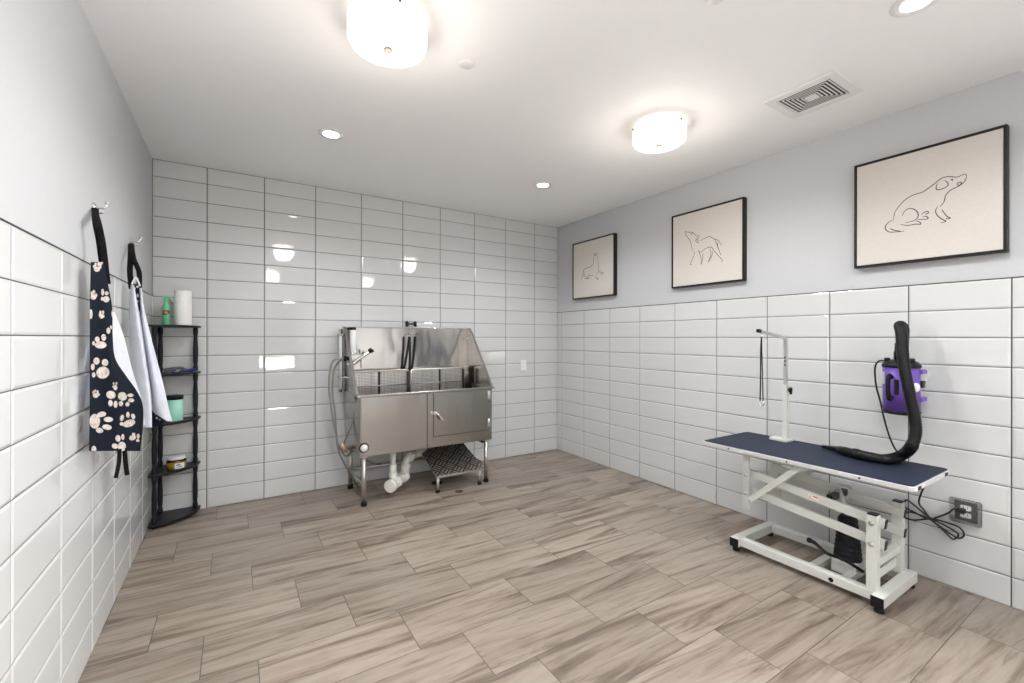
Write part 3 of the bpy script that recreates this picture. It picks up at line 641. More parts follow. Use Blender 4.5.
# hanging brackets at the left end and parallel arms
zL = [onx(746,475,XA-.03).z, onx(746,493,XA-.03).z]; yL = onx(746,480,XA-.03).y
zR = [onx(872,524,XA-.03).z, onx(872,545,XA-.03).z]; yR = .925
for xc in (XA, XB):
    zl = zL; 
    MB().box((xc-.034,yL-.022,onx(746,509,XA-.03).z),(xc-.022 if xc == XA else xc+.022,yL+.022,ZTOP-.026)).build('hanging_bracket', M['white'] if xc == XB else M['alu'], gt, bevel=.002)
    for k in range(2):
        a_ = Vector((xc+(.0 if xc==XA else 0), yL, zL[k])); b_ = Vector((xc, yR-.10, 0)); dd = (Vector((0,yR,zR[k]))-Vector((0,yL,zL[k]))).normalized()
        a_ -= Vector((0,dd.y,dd.z))*.02; b_ = Vector((xc,yR,zR[k]))+Vector((0,dd.y,dd.z))*.040
        off = -.0 if xc == XA else 0
        sd_ = .036 if xc == XA else -.036
        arm = MB().bar(a_+Vector((sd_-.0,0,0)), b_+Vector((sd_,0,0)), .022, .046).build('lift_arm', M['white'], gt, bevel=.002)
        MB().bar(b_+Vector((sd_,0,0)), b_+Vector((sd_,dd.y*.004,dd.z*.004)), .024, .048).build('end_cap', M['black'], arm)
        MB().lathe((XA-.036 if xc==XA else xc-.026, yL, zL[k]), [(.009,0),(.009,.005),(.004,.007)], 8, (-1,0,0)).build('bolt', M['lightgrey'], arm)
        MB().lathe((xc-.024, yR, zR[k]), [(.012,0),(.012,.004),(.007,.005),(.007,.009),(.001,.009)], 12, (-1,0,0)).build('bolt', M['lightgrey'], arm)
        if xc == XA and k == 0:
            P0 = a_.lerp(b_, .50)+Vector((sd_-.0112, 0, .002)); e1 = (b_-a_).normalized(); e2 = Vector((0, -e1.z, e1.y))
            if e2.z < 0: e2 = -e2
            def quad(mb, u0_, u1_, v0_, v1_, dx): mb.hexa([P0+Vector((q,0,0))+e1*uu+e2*vv for q in (0, -dx) for uu, vv in ((u0_,v0_),(u1_,v0_),(u1_,v1_),(u0_,v1_))])
            mb = MB(); quad(mb, .0, .055, -.008, .010, .0006); mb.mi = 1; mb.prism([P0+Vector((-.0007,0,0))+e1*.002+e2*-.006, P0+Vector((-.0007,0,0))+e1*.020+e2*-.006, P0+Vector((-.0007,0,0))+e1*.011+e2*.008], (-.0004,0,0)); mb.mi = 2; quad(mb, .026, .052, .001, .008, .0011)
            mb.build('warning_sticker', [M['whiteplastic'], mat('sticker_yellow', (.75,.50,.03), .5), mat('sticker_red', (.55,.04,.03), .5)], arm)
# diagonal brace under the top
a_ = onx(750, 500, XA-.045); b_ = onx(801, 468, XA-.045)
MB().bar(a_, (XA-.045, b_.y, ZTOP-.035), .006, .034).build('brace', M['white'], gt, bevel=.001)
a2 = a_+Vector((XB-XA+.09, 0, 0)); MB().bar(a2, (XB+.045, b_.y, ZTOP-.035), .006, .034).build('brace', M['white'], gt, bevel=.001)
mb = MB(); mb.box((XA-.03,yL-.02,ZTOP-.055),(XB+.03,yL+.02,ZTOP-.028)); mb.box((XA-.02,b_.y-.02,ZTOP-.06),(XB+.02,b_.y+.02,ZTOP-.028)); mb.box((2.80,Y0+.15,ZTOP-.05),(2.84,Y1-.12,ZTOP-.026)); mb.box((3.07,Y0+.15,ZTOP-.05),(3.11,Y1-.12,ZTOP-.026))
mb.build('top_support', M['alu'], gt, bevel=.002)
# pump with bellows
pc = Vector((2.975, 1.105, 0))
MB().box((pc.x-.06,pc.y-.06,bz0_+.01),(pc.x+.06,pc.y+.06,.12)).build('pump_base', M['white'], gt, bevel=.004)
prof = [(.062,.115)]
for k in range(9): zz = .12+k*.026; rr_ = .068-.0025*k; prof += [(rr_, zz+.006), (rr_, zz+.014), (rr_-.004, zz+.02)]
prof += [(.035,.362),(.002,.364)]
MB().lathe(pc, prof, 28).build('bellows', M['rubber'], gt, smooth=True)
MB().cyl((pc.x,pc.y,.36),(pc.x,pc.y+.05,.50),.016).build('piston', M['lightgrey'], gt)
MB().box((XA+.075,pc.y+.035,.45),(XB-.06,pc.y+.065,.485)).build('lift_bar', M['black'], gt, bevel=.003)
MB().tube(catmull([onx(863,577,2.97)+Vector((0,0,.03)), (2.86,1.08,.150), (2.86,1.16,.150), onx(815,543,2.86), onx(807.5,539.5,2.86)],6), [.009]*18+[.011]*3+[.015]*3+[.012], 10).build('foot_pedal', M['black'], gt)

# ------------------------------------------------------------------ grooming arm on the table
ga_ = gt
ax_, ay_ = 3.165, 1.535
MB().prism(rrect(ax_-.06, ay_-.035, ax_+.035, ay_+.085, .02, ZTOP+.001), (0,0,.018)).build('clamp_base', M['white'], ga_, bevel=.004)
MB().box((ax_+.02, ay_-.03, ZTOP-.07), (ax_+.052, ay_+.03, ZTOP+.019)).build('clamp_jaw', M['white'], ga_, bevel=.003)
MB().box((ax_-.015,ay_-.015,ZTOP+.018),(ax_+.015,ay_+.015,1.062)).build('lower_column', M['white'], ga_, bevel=.003)
uc = MB().box((ax_-.010,ay_-.010,1.062),(ax_+.010,ay_+.010,1.385)).build('upper_column', M['lightgrey'], ga_, bevel=.002)
mb = MB()
for zz in (1.19,1.215,1.24): mb.box((ax_-.0106,ay_-.004,zz),(ax_-.0099,ay_+.004,zz+.013))
mb.build('scale_marks', M['black'], uc)
mb = MB(); mb.cyl((ax_,ay_-.012,1.030),(ax_,ay_-.025,1.030),.006); mb.lathe((ax_,ay_-.020,1.030), [(.010,0),(.019,.004),(.019,.016),(.010,.020)], 6, (0,-1,0)); mb.box((ax_-.008,ay_-.04,1.000),(ax_+.008,ay_-.028,1.046))
mb.build('knob', M['black'], ga_, bevel=.002)
ea = Vector((ax_, ay_, 1.378)); eb = onx(760, 331.2, 2.90)
MB().bar(ea, eb, .016, .018).build('top_arm', M['lightgrey'], ga_, bevel=.002)
dv = (eb-ea).normalized(); MB().bar(eb-dv*.004, eb+dv*.026, .020, .022).build('arm_end_cap', M['black'], ga_, bevel=.003)
MB().lathe((ax_,ay_,1.375), [(.004,0),(.014,.002),(.014,.022),(.004,.025)], 16).build('pivot', M['lightgrey'], ga_)
nb = eb.lerp(ea, .06); ns = thing('grooming_loop', 'black leash loop hanging from the grooming arm', 'leash', nb+Vector((0,0,-.02)))
zlo = onx(762, 404, nb.x).z
ztp = nb.z-.035
MB().tube(catmull([nb+Vector((0,0,-.010)), nb+Vector((.006,0,-.02)), nb+Vector((0,0,-.035))],4), .0028, 8).build('snap_ring', M['chrome'], ns)
mb = MB(); mb.tube(catmull([(nb.x,nb.y,ztp),(nb.x,nb.y+.005,ztp-.08),(nb.x,nb.y+.006,ztp-.22),(nb.x,nb.y+.009,zlo+.02)],8), .0075, 8, flat=.35); mb.tube(catmull([(nb.x,nb.y,ztp),(nb.x,nb.y-.002,ztp-.10),(nb.x,nb.y-.006,ztp-.24),(nb.x,nb.y-.010,zlo+.02)],8), .006, 8, flat=.35)
mb.build('strap', M['rubber'], ns)
MB().tube([(nb.x, nb.y+.018*math.cos(a_*PI/8), zlo+.008+.018*math.sin(a_*PI/8)) for a_ in range(7,17)], .004, 8).build('hook_ring', M['chrome'], ns)

# ------------------------------------------------------------------ dryer on the wall
M['purple'] = mat('purple_metallic_paint', (.16,.085,.42), .38, .15)
dcx, dcy, dr_ = 3.235, .943, .083; z0_, z1_ = .945, 1.235
dry = thing('pet_dryer', 'purple cylindrical pet hair dryer hung on the right wall', 'dryer', (dcx, dcy, z0_))
MB().lathe((dcx,dcy,0), [(.002,z0_+.02),(dr_,z0_+.02),(dr_,z1_-.02),(.002,z1_-.02)], 48).build('body', M['purple'], dry)
MB().lathe((dcx,dcy,0), [(.002,z1_-.022),(dr_+.004,z1_-.022),(dr_+.004,z1_-.010),(dr_-.010,z1_+.010),(.045,z1_+.022),(.002,z1_+.022)], 48).build('top_cap', M['black'], dry)
MB().lathe((dcx,dcy,0), [(.002,z0_),(dr_-.012,z0_),(dr_+.003,z0_+.008),(dr_+.003,z0_+.022),(.002,z0_+.022)], 48).build('bottom_cap', M['black'], dry)
# direction from the dryer towards the middle of the room
dd_ = Vector((-1, -.25, 0)).normalized(); ss_ = Vector((0,0,1)).cross(dd_).normalized()
def dpt(ang, r, z): return Vector((dcx+math.cos(ang)*r, dcy+math.sin(ang)*r, z))
a_h = math.radians(166)
mb = MB(); mb.tube(catmull([dpt(a_h,dr_-.006,1.155), dpt(a_h+.02,dr_+.025,1.165), dpt(a_h+.02,dr_+.034,1.10), dpt(a_h+.02,dr_+.025,1.035), dpt(a_h,dr_-.006,1.045)],6), .0105, 12)
mb.build('carry_handle', M['black'], dry)
mb = MB(); mb.bar(dpt(a_h+.3,dr_+.002,1.06), dpt(a_h+.3,dr_+.002,1.145), .020, .006, dpt(a_h+.3,1,0)-dpt(a_h+.3,0,0)); mb.build('switch_panel', M['black'], dry, bevel=.002)
a_d = math.radians(238)
kd = dpt(a_d, dr_-.002, 1.105); kn = (dpt(a_d,1,0)-dpt(a_d,0,0))
MB().lathe(kd, [(.024,0),(.025,.010),(.021,.014),(.002,.014)], 28, kn).build('speed_dial', M['whiteplastic'], dry)
for zz in (1.035, 1.19): MB().box((dcx-.01,dcy-dr_-.014,zz-.011),(dcx+.06,dcy-dr_+.01,zz+.014)).build('foot_block', M['purple'], dry, bevel=.004)
MB().box((dcx,dcy-dr_-.010,1.10),(dcx+.05,dcy-dr_+.01,1.14)).build('foot_block', M['black'], dry, bevel=.004)
MB().box((dcx+.04,dcy-.05,1.02),(XR-.001,dcy+.05,1.20)).build('wall_bracket', M['lightgrey'], dry, bevel=.003)
a_s = math.radians(128); mb = MB(); q = dpt(a_s, dr_+.0008, 1.15); tn = Vector((-math.sin(a_s), math.cos(a_s), 0)); 
mb.bar(q-Vector((0,0,.035)), q+Vector((0,0,.035)), .030, .001, dpt(a_s,1,0)-dpt(a_s,0,0)); mb.build('spec_label', M['alu'], dry)
MB().lathe((dcx+.0,dcy,z1_+.015), [(.034,0),(.034,.05),(.030,.055),(.030,.10),(.026,.10)], 28).build('hose_socket', M['black'], dry)
for sg in (-1, 1): MB().lathe((dcx-.03, dcy+sg*.055, z1_+.005), [(.014,0),(.014,.020),(.010,.026),(.002,.026)], 16).build('power_switch', M['rubber'], dry)
# corrugated hose
def hp3(px, py, x): return onx(px, py, x)
HR = .0262; zt_ = ZTOP+.001+HR+.003
hpts = [Vector((dcx,dcy-.006,1.33)), Vector((dcx-.003,dcy-.010,1.39)), Vector((dcx-.016,dcy-.012,1.434)), Vector((dcx-.050,dcy-.008,1.450)), hp3(901.5,333,3.125), hp3(902.5,350,3.09), hp3(904.5,368,3.07), hp3(908.5,388,3.06), hp3(912,405,3.06), hp3(915,420,3.06), hp3(915.5,434,3.05), hp3(911,447,3.05)]
hpts += [onz(902,455,zt_+.010), onz(888,459.2,zt_), onz(872.7,457.5,zt_), onz(857,454,zt_)]
cv = catmull(hpts, 30); rad = [HR+.0028*math.sin(i*2.1) for i in range(len(cv))]
hs = MB().tube(cv, rad, 20).build('corrugated_hose', M['black'], dry, smooth=True)
e0 = cv[-1]; e1_ = onz(848,452,zt_-.001); e2_ = onz(839,449.5,zt_-.006); e3_ = onz(822.5,446.5,ZTOP+.016)
MB().tube([e0+(e0-e1_)*.2, e0.lerp(e1_,.35), e0.lerp(e1_,.4), e1_, e1_.lerp(e2_,.3), e2_, e2_.lerp(e3_,.05), e3_], [.030,.030,.026,.027,.026,.022,.018,.010], 20).build('nozzle', M['black'], hs)
# dryer power cord
M['cord'] = mat('black_cord', (.012,.012,.012), .5)
pts = [hp3(886,361,3.20), hp3(879,361,3.20), hp3(875,368,3.23), hp3(876,385,3.26), hp3(880,400,3.28), hp3(884,418,3.29), hp3(889,435,3.29), hp3(894,447,3.29), hp3(900,455,3.29), Vector((3.285,.90,.62))]
MB().tube(catmull(pts, 8), .0048, 8).build('power_cord', M['cord'], dry)
# coiled table cord to the outlet
KX = XR-.035
def k(px, py, x=KX): return onx(px, py, x)
pts = [Vector((3.16,.80,ZTOP-.03)), k(919,500,3.22), k(924,510), k(931,519), k(945,530), k(958,538), k(964,535), k(960,528), k(948,523), k(932,519), k(914,520), k(905,517), k(908,512), k(920,515), k(931,520), k(944,531), k(953,539), k(958,534), k(946,526), k(929,517), k(914,505), k(906,500), k(905,507), k(914,512), k(928,519), k(938,517), k(948,513), OUT+Vector((.005,.03,0)), OUT]
pcord = MB().tube(catmull(pts, 8), .0046, 8).build('power_cord', M['cord'], gt)
MB().box(OUT+Vector((-.012,-.014,-.014)), OUT+Vector((.022,.014,.014))).build('plug', M['black'], pcord, bevel=.004)

# ------------------------------------------------------------------ corner shelf
sh = thing('corner_shelf', 'black five-tier quarter-round corner shelf on round posts', 'shelf', (XL, D, 0))
cxs, cys, rs = XL+.004, D-.004, .292
def quarter(z, th=.015, r=rs, lip=0):
    pts = [(cxs, cys, z)] + [(cxs+r*math.cos(a_), cys-r*math.sin(a_), z) for a_ in [i*PI/2/16 for i in range(17)]]
    return MB().prism(pts, (0,0,th))
ZS = [.022, .378, .736, 1.094, 1.452]
for z_ in ZS: quarter(z_-.0).build('shelf_board', M['shelfblack'], sh, bevel=.002)
for (px_, py_) in ((XL+.045, D-.045), (XL+.262, D-.038), (XL+.036, D-.262)):
    prof = [(.013,.0)]
    for i in range(4):
        a_, b_ = ZS[i]+.015, ZS[i+1]; hh_ = b_-a_
        prof += [(.012,a_+.001),(.017,a_+.01),(.017,a_+.03),(.0125,a_+.05),(.016,a_+.08),(.017,a_+hh_*.5),(.0125,a_+hh_-.07),(.0165,a_+hh_-.04),(.017,a_+hh_-.012),(.012,a_+hh_-.001)]
    prof.append((.012, ZS[4]+.004))
    MB().lathe((px_,py_,0), prof, 20).build('post', M['shelfblack'], sh, smooth=True)
ztop = ZS[4]+.0155
# spray bottle
M['green'] = mat('green_plastic', (.15,.55,.28), .3); M['mint'] = mat('mint_tin', (.36,.74,.60), .35)
M['labelred'] = mat('label_red', (.45,.07,.06), .5); M['labeldark'] = mat('label_dark_brown', (.07,.05,.03), .5)
c = ony(166, 326, 4.14); c.z = ztop
sb = thing('spray_bottle', 'green spray bottle on the top of the black corner shelf', 'spray bottle', c)
MB().lathe(c, [(.002,0),(.021,0),(.024,.004),(.024,.120),(.022,.138),(.013,.158),(.011,.165),(.011,.175),(.002,.175)], 28).build('bottle', M['green'], sb, smooth=False)
mb = MB(); mb.cyl(c+Vector((0,0,.172)), c+Vector((0,0,.190)), .014); mb.bar(c+Vector((-.018,.004,.202)), c+Vector((.032,-.008,.202)), .018, .022); mb.build('sprayer_head', M['green'], sb, bevel=.003)
mb = MB(); mb.tube([c+Vector((.018,-.006,.194)), c+Vector((.030,-.008,.180)), c+Vector((.040,-.010,.160))], .004, 8); mb.build('trigger', mat('dark_green_plastic', (.03,.20,.09), .4), sb)
def wrap(mb, c, r, a0_, a1_, z0q, z1q, th=.0008, nseg=10):
    A_ = []
    for rr2 in (r, r+th):
        A_.append([[mb.bm.verts.new((c.x+rr2*math.cos(a0_+(a1_-a0_)*i/nseg), c.y+rr2*math.sin(a0_+(a1_-a0_)*i/nseg), c.z+zz)) for i in range(nseg+1)] for zz in (z0q, z1q)])
    for i in range(nseg):
        mb.face([A_[1][0][i],A_[1][0][i+1],A_[1][1][i+1],A_[1][1][i]]); mb.face([A_[0][0][i],A_[0][1][i],A_[0][1][i+1],A_[0][0][i+1]])
        mb.face([A_[0][1][i],A_[1][1][i],A_[1][1][i+1],A_[0][1][i+1]]); mb.face([A_[0][0][i],A_[0][0][i+1],A_[1][0][i+1],A_[1][0][i]])
af = -PI/2+.1
mb = MB(); wrap(mb, c, .0241, af-.95, af+.95, .082, .110); mb.mi = 1; wrap(mb, c, .0243, af-.8, af+.3, .073, .090); wrap(mb, c, .0245, af+.1, af+.9, .092, .108); mb.mi = 2; wrap(mb, c, .0247, af-.35, af+.4, .084, .098); wrap(mb, c, .0243, af-.5, af+.5, .050, .054)
mb.build('label', [M['labelred'], M['labeldark'], mat('label_tan', (.50,.33,.18), .5)], sb)
# paper towel roll
c = ony(183, 326, 4.16); c.z = ztop
M['tissue'] = noisy(mat('white_paper_towel', (.85,.84,.82), .9), (.82,.81,.79), (.88,.87,.85), 60, .5, .004)
pr = MB().lathe(c, [(.018,0),(.052,0),(.054,.004),(.055,.10),(.053,.255),(.050,.262),(.020,.262),(.018,.258)], 36).build('paper_towel_roll', M['tissue'], smooth=False)
tag(pr, 'white paper towel roll on the top of the black corner shelf', 'paper towel')
# second tier: grooming brushes
c = Vector((XL+.13, D-.13, ZS[3]+.0155))
M['greyp'] = mat('grey_plastic', (.09,.09,.10), .4); M['bluep'] = mat('blue_plastic', (.012,.02,.12), .35)
b1_ = thing('slicker_brush', 'grey pet brush on the second tier of the corner shelf', 'brush', c)
MB().bar(c+Vector((-.055,-.02,.020)), c+Vector((.02,-.01,.030)), .045, .030).build('brush_head', M['greyp'], b1_, bevel=.006)
MB().tube(catmull([c+Vector((.01,-.01,.030)), c+Vector((.05,-.0,.034)), c+Vector((.09,.01,.010))],5), .010, 12).build('handle', M['greyp'], b1_)
c2 = c+Vector((.075,-.035,0)); b2_ = thing('pet_comb', 'dark blue pet comb beside the grey brush on the corner shelf', 'comb', c2)
MB().tube(catmull([c2+Vector((-.03,-.02,.015)), c2+Vector((.02,.0,.016)), c2+Vector((.07,.05,.015))],5), [.010]*6+[.013]*5, 12, flat=.8).build('handle', M['bluep'], b2_)
mb = MB(); mb.bar(c2+Vector((-.07,-.045,.007)), c2+Vector((-.03,-.02,.007)), .03, .012); mb.build('comb_head', M['bluep'], b2_, bevel=.002)
# third tier: mint tin
c = ony(174.5, 420, 4.15); c.z = ZS[2]+.0155
tn_ = thing('mint_tin', 'mint green canister with black lid on the corner shelf third tier', 'canister', c)
MB().lathe(c, [(.002,0),(.050,0),(.052,.003),(.052,.165),(.002,.165)], 36).build('canister', M['mint'], tn_)
MB().lathe(c, [(.002,.160),(.055,.160),(.055,.187),(.052,.190),(.002,.190)], 36).build('lid', M['black'], tn_)
MB().tube(catmull([c+Vector((-.02,0,.188)), c+Vector((-.01,0,.204)), c+Vector((.012,0,.206)), c+Vector((.03,0,.190))],5), .004, 8).build('lid_handle', M['lightgrey'], tn_)
# fourth tier: honey coloured jar
c = ony(176.5, 462, 4.13); c.z = ZS[1]+.0155
jr = thing('yellow_jar', 'low glass jar of yellow product with white label on the corner shelf', 'jar', c)
MB().lathe(c, [(.002,0),(.052,0),(.059,.005),(.060,.050),(.002,.050)], 36).build('contents', mat('yellow_product', (.62,.42,.03), .2), jr)
MB().lathe(c, [(.0605,.006),(.0615,.007),(.0615,.060),(.054,.072),(.053,.072),(.0605,.059)], 36).build('glass', M['glass'], jr)
MB().lathe(c+Vector((0,0,.072)), [(.002,0),(.052,0),(.054,.003),(.052,.016),(.002,.018)], 36).build('clear_lid', mat('frosted_lid', (.62,.62,.60), .3), jr)
mb = MB(); wrap(mb, c, .0618, -1.65, -.65, .012, .050); mb.mi = 1; wrap(mb, c, .0628, -1.5, -1.1, .034, .042, nseg=4); wrap(mb, c, .0628, -1.45, -.85, .022, .026, nseg=4)
mb.build('label', [M['whiteplastic'], M['greyp']], jr)

# ------------------------------------------------------------------ aprons on hooks
M['navy'] = mat('navy_apron_fabric', (.014,.018,.028), .85, 0, Specular_IOR_Level=.12)
n = NT(M['navy']); at_ = n.new('ShaderNodeAttribute', attribute_name='print')
x, y, z, o = n.xyz(); wv = n.noise(o, 70, 3, .6, 0.5)
prc = n.ramp(wv, [(.3,(.36,.27,.22)),(.5,(.58,.52,.48)),(.7,(.64,.62,.60))])
msk = n.m('SMOOTHSTEP', at_.outputs['Fac'], .4, .6) if False else n.ramp(at_.outputs['Fac'], [(.42,(0,0,0)),(.58,(1,1,1))])
n.put(n.b.inputs['Base Color'], n.mix(msk, (.008,.011,.019), prc)); n.bump(n.noise(o, 400, 2), .15, .001)
M['lining'] = noisy(mat('pale_blue_white_lining', (.66,.68,.76), .85), (.63,.65,.73), (.70,.72,.79), 30, .25, .004)
M['strap'] = noisy(mat('black_apron_strap', (.012,.012,.014), .85, 0, Specular_IOR_Level=.12), (.005,.005,.006), (.012,.012,.013), 60, .2)

def drape(name, rows, paws, mats, parent, nu=70, nv=140, fold=0.0, thick=.0016, matfun=None):
    """rows: list of (py, [(px, y), ...]) from top to bottom; a cloth sheet through those points"""
    def ev(row, t):
        pts = row[1]; f_ = t*(len(pts)-1); i = min(int(f_), len(pts)-2); q = f_-i
        p0, p1, p2, p3 = pts[max(i-1,0)], pts[i], pts[i+1], pts[min(i+2,len(pts)-1)]
        cr = lambda k_: .5*((2*p1[k_])+(p2[k_]-p0[k_])*q+(2*p0[k_]-5*p1[k_]+4*p2[k_]-p3[k_])*q*q+(3*p1[k_]-p0[k_]-3*p2[k_]+p3[k_])*q**3)
        py_ = row[0] if not callable(row[0]) else row[0](t)
        return (cr(0), cr(1), py_)
    bm = bmesh.new(); grid = []; vals = []
    for j in range(nv+1):
        g_ = j/nv*(len(rows)-1); i = min(int(g_), len(rows)-2); q = g_-i
        R_ = [rows[max(i-1,0)], rows[i], rows[i+1], rows[min(i+2,len(rows)-1)]]; line = []
        for a_ in range(nu+1):
            t = a_/nu; E_ = [ev(r_, t) for r_ in R_]
            w = [.5*(-q+2*q*q-q**3), .5*(2-5*q*q+3*q**3), .5*(q+4*q*q-3*q**3), .5*(-q*q+q**3)]
            px_ = sum(w[k_]*E_[k_][0] for k_ in range(4)); yy = sum(w[k_]*E_[k_][1] for k_ in range(4)); py_ = sum(w[k_]*E_[k_][2] for k_ in range(4))
            P_ = ony(px_, py_, yy)
            P_.y += fold*math.sin(t*9+j*.02)*(j/nv)
            P_.x = max(P_.x, XL+.014)
            line.append(bm.verts.new(P_))
            v_ = 0.0
            for (cx_, cy_, rx, ry, an) in paws:
                dx_, dy_ = px_-cx_, py_-cy_; ca, sa = math.cos(an), math.sin(an)
                e_ = ((dx_*ca+dy_*sa)/rx)**2+((-dx_*sa+dy_*ca)/ry)**2
                v_ = max(v_, min(1, max(0, .5+(1-e_)*.8)))
            vals.append(v_)
        grid.append(line)
    bm.verts.index_update()
    for j in range(nv):
        for a_ in range(nu):
            f_ = bm.faces.new([grid[j][a_], grid[j][a_+1], grid[j+1][a_+1], grid[j+1][a_]]); f_.smooth = True
    me = bpy.data.meshes.new(name); bm.to_mesh(me); bm.free()
    for m_ in mats: me.materials.append(m_)
    at1 = me.attributes.new('print', 'FLOAT', 'POINT'); at1.data.foreach_set('value', vals)
    o_ = bpy.data.objects.new(name, me); COL.objects.link(o_); o_.parent = parent
    o_.matrix_parent_inverse = Matrix.Translation(parent.location).inverted()
    sol = o_.modifiers.new('thickness', 'SOLIDIFY'); sol.thickness = thick; sol.offset = 0
    if len(mats) > 1: sol.material_offset = 1
    return o_
def P2(L): return [(80+a_/4.55, 330+b_/4.55, c_/4.55, d_/4.55, an) for a_, b_, c_, d_, an in L]
def P1(L): return [(80+a_/4.55, 190+b_/4.55, c_/4.55, d_/4.55, an) for a_, b_, c_, d_, an in L]
paws = P2([(93,68,27,16,0),(77,42,11,12,0),(107,34,11,15,0),(60,60,6,10,0),
 (103,194,30,27,-.2),(57,168,9,15,0),(74,141,14,16,0),(113,148,15,16,-.3),(61,204,8,12,0),
 (70,298,13,11,0),(60,284,5,8,0),(68,277,5,7,0),(79,282,5,8,0),(84,294,5,6,0),
 (66,415,24,33,0),(97,384,21,12,-.2),(128,407,22,12,0),(122,442,22,12,.15),(88,457,17,12,.2),
 (140,295,21,18,.3),(138,333,10,15,0),(161,338,9,16,0),(160,262,9,12,0),(152,243,4,6,0),(165,243,4,7,0),(150,258,3,5,0),
 (192,302,21,19,.5),(229,297,14,8,0),(232,320,14,9,0),(215,338,9,11,.3),(185,335,10,12,0),
 (222,425,29,16,-.3),(190,400,9,15,.3),(217,386,8,14,0),(241,393,9,13,-.3),(188,427,9,8,0),
 (190,530,18,22,0),(158,528,14,12,.3),(172,493,12,15,0),(194,487,7,14,0),
 (238,490,16,12,-.3),(264,483,7,11,0),(262,503,8,7,0),(243,473,8,6,0),(62,545,11,18,0)]) + \
 P1([(76,360,14,12,0),(63,348,5,7,0),(70,338,5,8,0),(82,338,5,8,0),(90,352,5,7,0),(60,487,13,12,0),(52,470,5,9,0),(62,463,6,9,0),(72,478,6,8,0),
 (118,497,15,14,0),(102,465,7,15,0),(120,470,9,9,0),(100,495,6,9,0),(97,575,10,10,0),(92,556,5,8,0),(104,556,5,8,0),(88,568,4,7,0),(106,574,5,7,0),
 (48,565,8,22,0),(150,562,8,20,0),(128,640,9,14,0),(140,625,5,9,0),(88,335,5,22,-.3),(100,325,5,18,.3)])
hk = []
def hook(px, py, label):
    p_ = onx(px, py, XL-.012); c_ = Vector((XL-.012, p_.y, p_.z))
    t = thing('coat_hook', label, 'hook', c_, 'chrome coat hooks')
    MB().lathe(c_, [(.018,0),(.019,.006),(.014,.010),(.002,.011)], 20, (1,0,0)).build('mounting_disc', M['chrome'], t)
    mb = MB(); mb.tube(catmull([c_+Vector((.006,0,0)), c_+Vector((.03,0,-.004)), c_+Vector((.044,0,.006)), c_+Vector((.048,0,.022))],5), .0048, 10); mb.lathe(c_+Vector((.048,0,.022)), [(.003,-.006),(.008,-.001),(.008,.006),(.002,.009)], 12)
    mb.tube(catmull([c_+Vector((.006,0,-.01)), c_+Vector((.022,0,-.026)), c_+Vector((.036,0,-.02))],5), .0045, 10)
    mb.build('prong', M['chrome'], t)
    return c_
h1 = hook(92.5, 206.5, 'chrome coat hook nearest the camera, holding the paw print apron')
h2 = hook(130.5, 241, 'chrome coat hook nearer the corner, holding the pale lined apron')
# apron 1: main sheet, seen from outside, its right edge curling forward
ap1 = thing('paw_print_apron', 'navy apron with white paw prints hanging nearest the camera', 'apron', (XL+.1, 2.5, 1.3), 'aprons on wall hooks')
def yy1(px, k_=0.0): return 2.35+(px-89.5)*.0076+k_
def R1(py, L, K=(0,0,0,0)): return (py, [(q, yy1(q, k_)) for q, k_ in zip(L, K)])
CR_ = (0,.01,-.045,0)
rows = [R1(262,(91,95,99,103.5)), R1(285,(90.5,96,102,108)), R1(308,(90,97,105,112),(0,.01,-.01,0)), R1(335,(90,99,108,112.5),(0,.01,-.02,0)), R1(358,(90,101,110,115),(0,.01,-.03,0)), R1(376,(90,102,113,126),CR_),
        R1(390,(90,102,115.5,136),CR_), R1(405,(90,103,117,142.6),CR_), R1(428,(89.6,105,121,142.8),CR_), R1(451,(89.4,106,123,139.8),CR_)]
drape('apron_front', rows, paws, [M['navy']], ap1, 90, 220)
rows = [R1(312,(112.5,113.5,114.5),(.03,.03,.03)), R1(335,(110,116,123.3),(.03,.03,.03)), R1(358,(111,119,129),(.03,.04,.03)), R1(376,(112,122,134),(.04,.05,.03)), R1(400,(117,130,141.5),(.05,.06,.03)), R1(425,(126,136,145),(.05,.06,.03))]
drape('apron_lining', rows, [], [M['lining']], ap1, 20, 60)
w1 = h1+Vector((.040,0,-.008))
mb = MB(); L_ = [ony(97.5,222,2.46), ony(101.5,240,2.47), ony(104,258,2.485), ony(105.5,272,2.50), ony(107,284,2.505)]
mb.tube(catmull([ony(95.2,208.5,h1.y-.03), ony(95.6,215,h1.y-.02)]+L_, 6), .0125, 8, flat=.22, upv=(1,0,0))
mb.tube(catmull([ony(95.2,209.5,h1.y-.02), ony(96,222,2.45), ony(99.5,240,2.48), ony(102.5,262,2.50)], 6), .012, 8, flat=.22, upv=(1,0,0))
mb.build('neck_strap', M['strap'], ap1)
mb = MB(); mb.tube(catmull([ony(119.5,449,2.53), ony(119,462,2.53), ony(115.8,478,2.53)],6), .0075, 8, flat=.25, upv=(1,0,0)); mb.build('waist_tie', M['strap'], ap1)
mb = MB(); mb.tube(catmull([ony(124.5,448,2.575), ony(125.5,462,2.57), ony(127.2,475,2.575)],6), .0085, 8, flat=.25, upv=(1,0,0)); mb.build('waist_tie', M['strap'], ap1)
mb = MB(); mb.tube(catmull([ony(139,425,2.72), ony(139.7,440,2.73), ony(139.5,450.5,2.73)],6), .004, 8, flat=.4); mb.build('waist_tie', M['strap'], ap1)
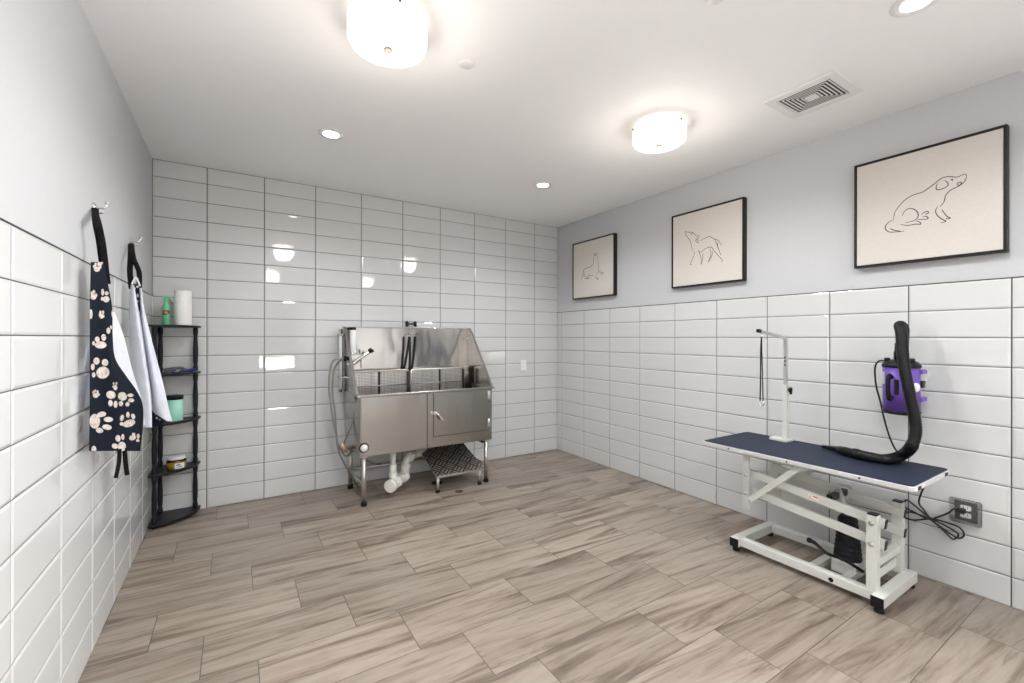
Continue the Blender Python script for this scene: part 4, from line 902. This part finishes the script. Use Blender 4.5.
# apron 2: pale lining folded outwards, navy V at the top
ap2 = thing('pale_lined_apron', 'apron folded to show its pale lining, hanging beside the corner shelf', 'apron', (XL+.1, 3.15, 1.3), 'aprons on wall hooks')
rows = [(285,[(130,3.20),(131.5,3.18),(133,3.16),(134,3.15)]), (305,[(129.5,3.20),(132,3.15),(135.5,3.13),(137.5,3.16)]), (330,[(129,3.19),(134,3.13),(139.5,3.11),(142,3.16)]), (360,[(130.5,3.18),(137,3.12),(144,3.10),(146,3.15)]), (395,[(133,3.17),(141,3.11),(149,3.09),(151,3.13)]), (427.5,[(136,3.15),(144,3.10),(151.0,3.09),(151.8,3.13)])]
drape('lining_left', rows, [], [M['lining']], ap2, 40, 100)
rows = [(288,[(139,3.19),(140.5,3.17),(141.5,3.17)]), (308,[(139.5,3.20),(142,3.16),(144,3.17)]), (335,[(141,3.20),(146,3.14),(150.5,3.16)]), (362,[(145,3.20),(151,3.13),(157.5,3.15)]), (385,[(148.5,3.19),(155,3.12),(163.5,3.14)]), (405,[(151,3.18),(158,3.12),(168,3.13)]), (lambda t: 411+14*t if t < .7 else 421+3*(t-.7),[(152.5,3.17),(162,3.12),(172.5,3.12)])]
drape('lining_right', rows, [], [M['lining']], ap2, 40, 100)
pw2 = P1([(245,460,7,6,0),(238,450,3,5,0),(250,448,3,5,0),(262,480,5,9,0),(255,520,8,7,0),(247,508,3,5,0),(263,506,3,6,0),(268,560,5,8,0),(240,430,4,6,0),(262,440,6,5,0)])
rows = [(284,[(131,3.19),(136,3.18),(141,3.19)]), (300,[(133,3.18),(137,3.18),(141,3.19)]), (318,[(136.5,3.19),(138.5,3.19),(141,3.20)]), (345,[(139,3.20),(141,3.20),(143,3.20)]), (400,[(146,3.20),(149,3.20),(152,3.20)]), (426,[(150,3.20),(155,3.19),(164,3.18)])]
drape('apron_front', rows, pw2+P2([(345,380,4,8,0),(350,400,6,5,0),(365,408,5,4,0)]), [M['navy']], ap2, 30, 110)
w2 = h2+Vector((.040,0,-.006))
mb = MB(); mb.tube(catmull([ony(130.8,243.5,h2.y-.05), ony(130.5,258,3.220), ony(130,272,3.200), ony(131.2,285,3.190), ony(132,289,3.190)],6), .013, 8, flat=.22, upv=(1,0,0)); mb.build('neck_strap', M['strap'], ap2)
mb = MB(); mb.tube(catmull([ony(131.5,243.5,h2.y-.05), ony(133.5,258,3.210), ony(139,272,3.200), ony(139.3,286,3.190), ony(139.5,290,3.190)],6), .012, 8, flat=.22, upv=(1,0,0)); mb.build('neck_strap', M['strap'], ap2)
mb = MB(); mb.tube(catmull([ony(132,284,3.182), ony(136,277.5,3.180), ony(140,286,3.182)],6), .004, 8, flat=.5); mb.build('buckle', M['whiteplastic'], ap2)
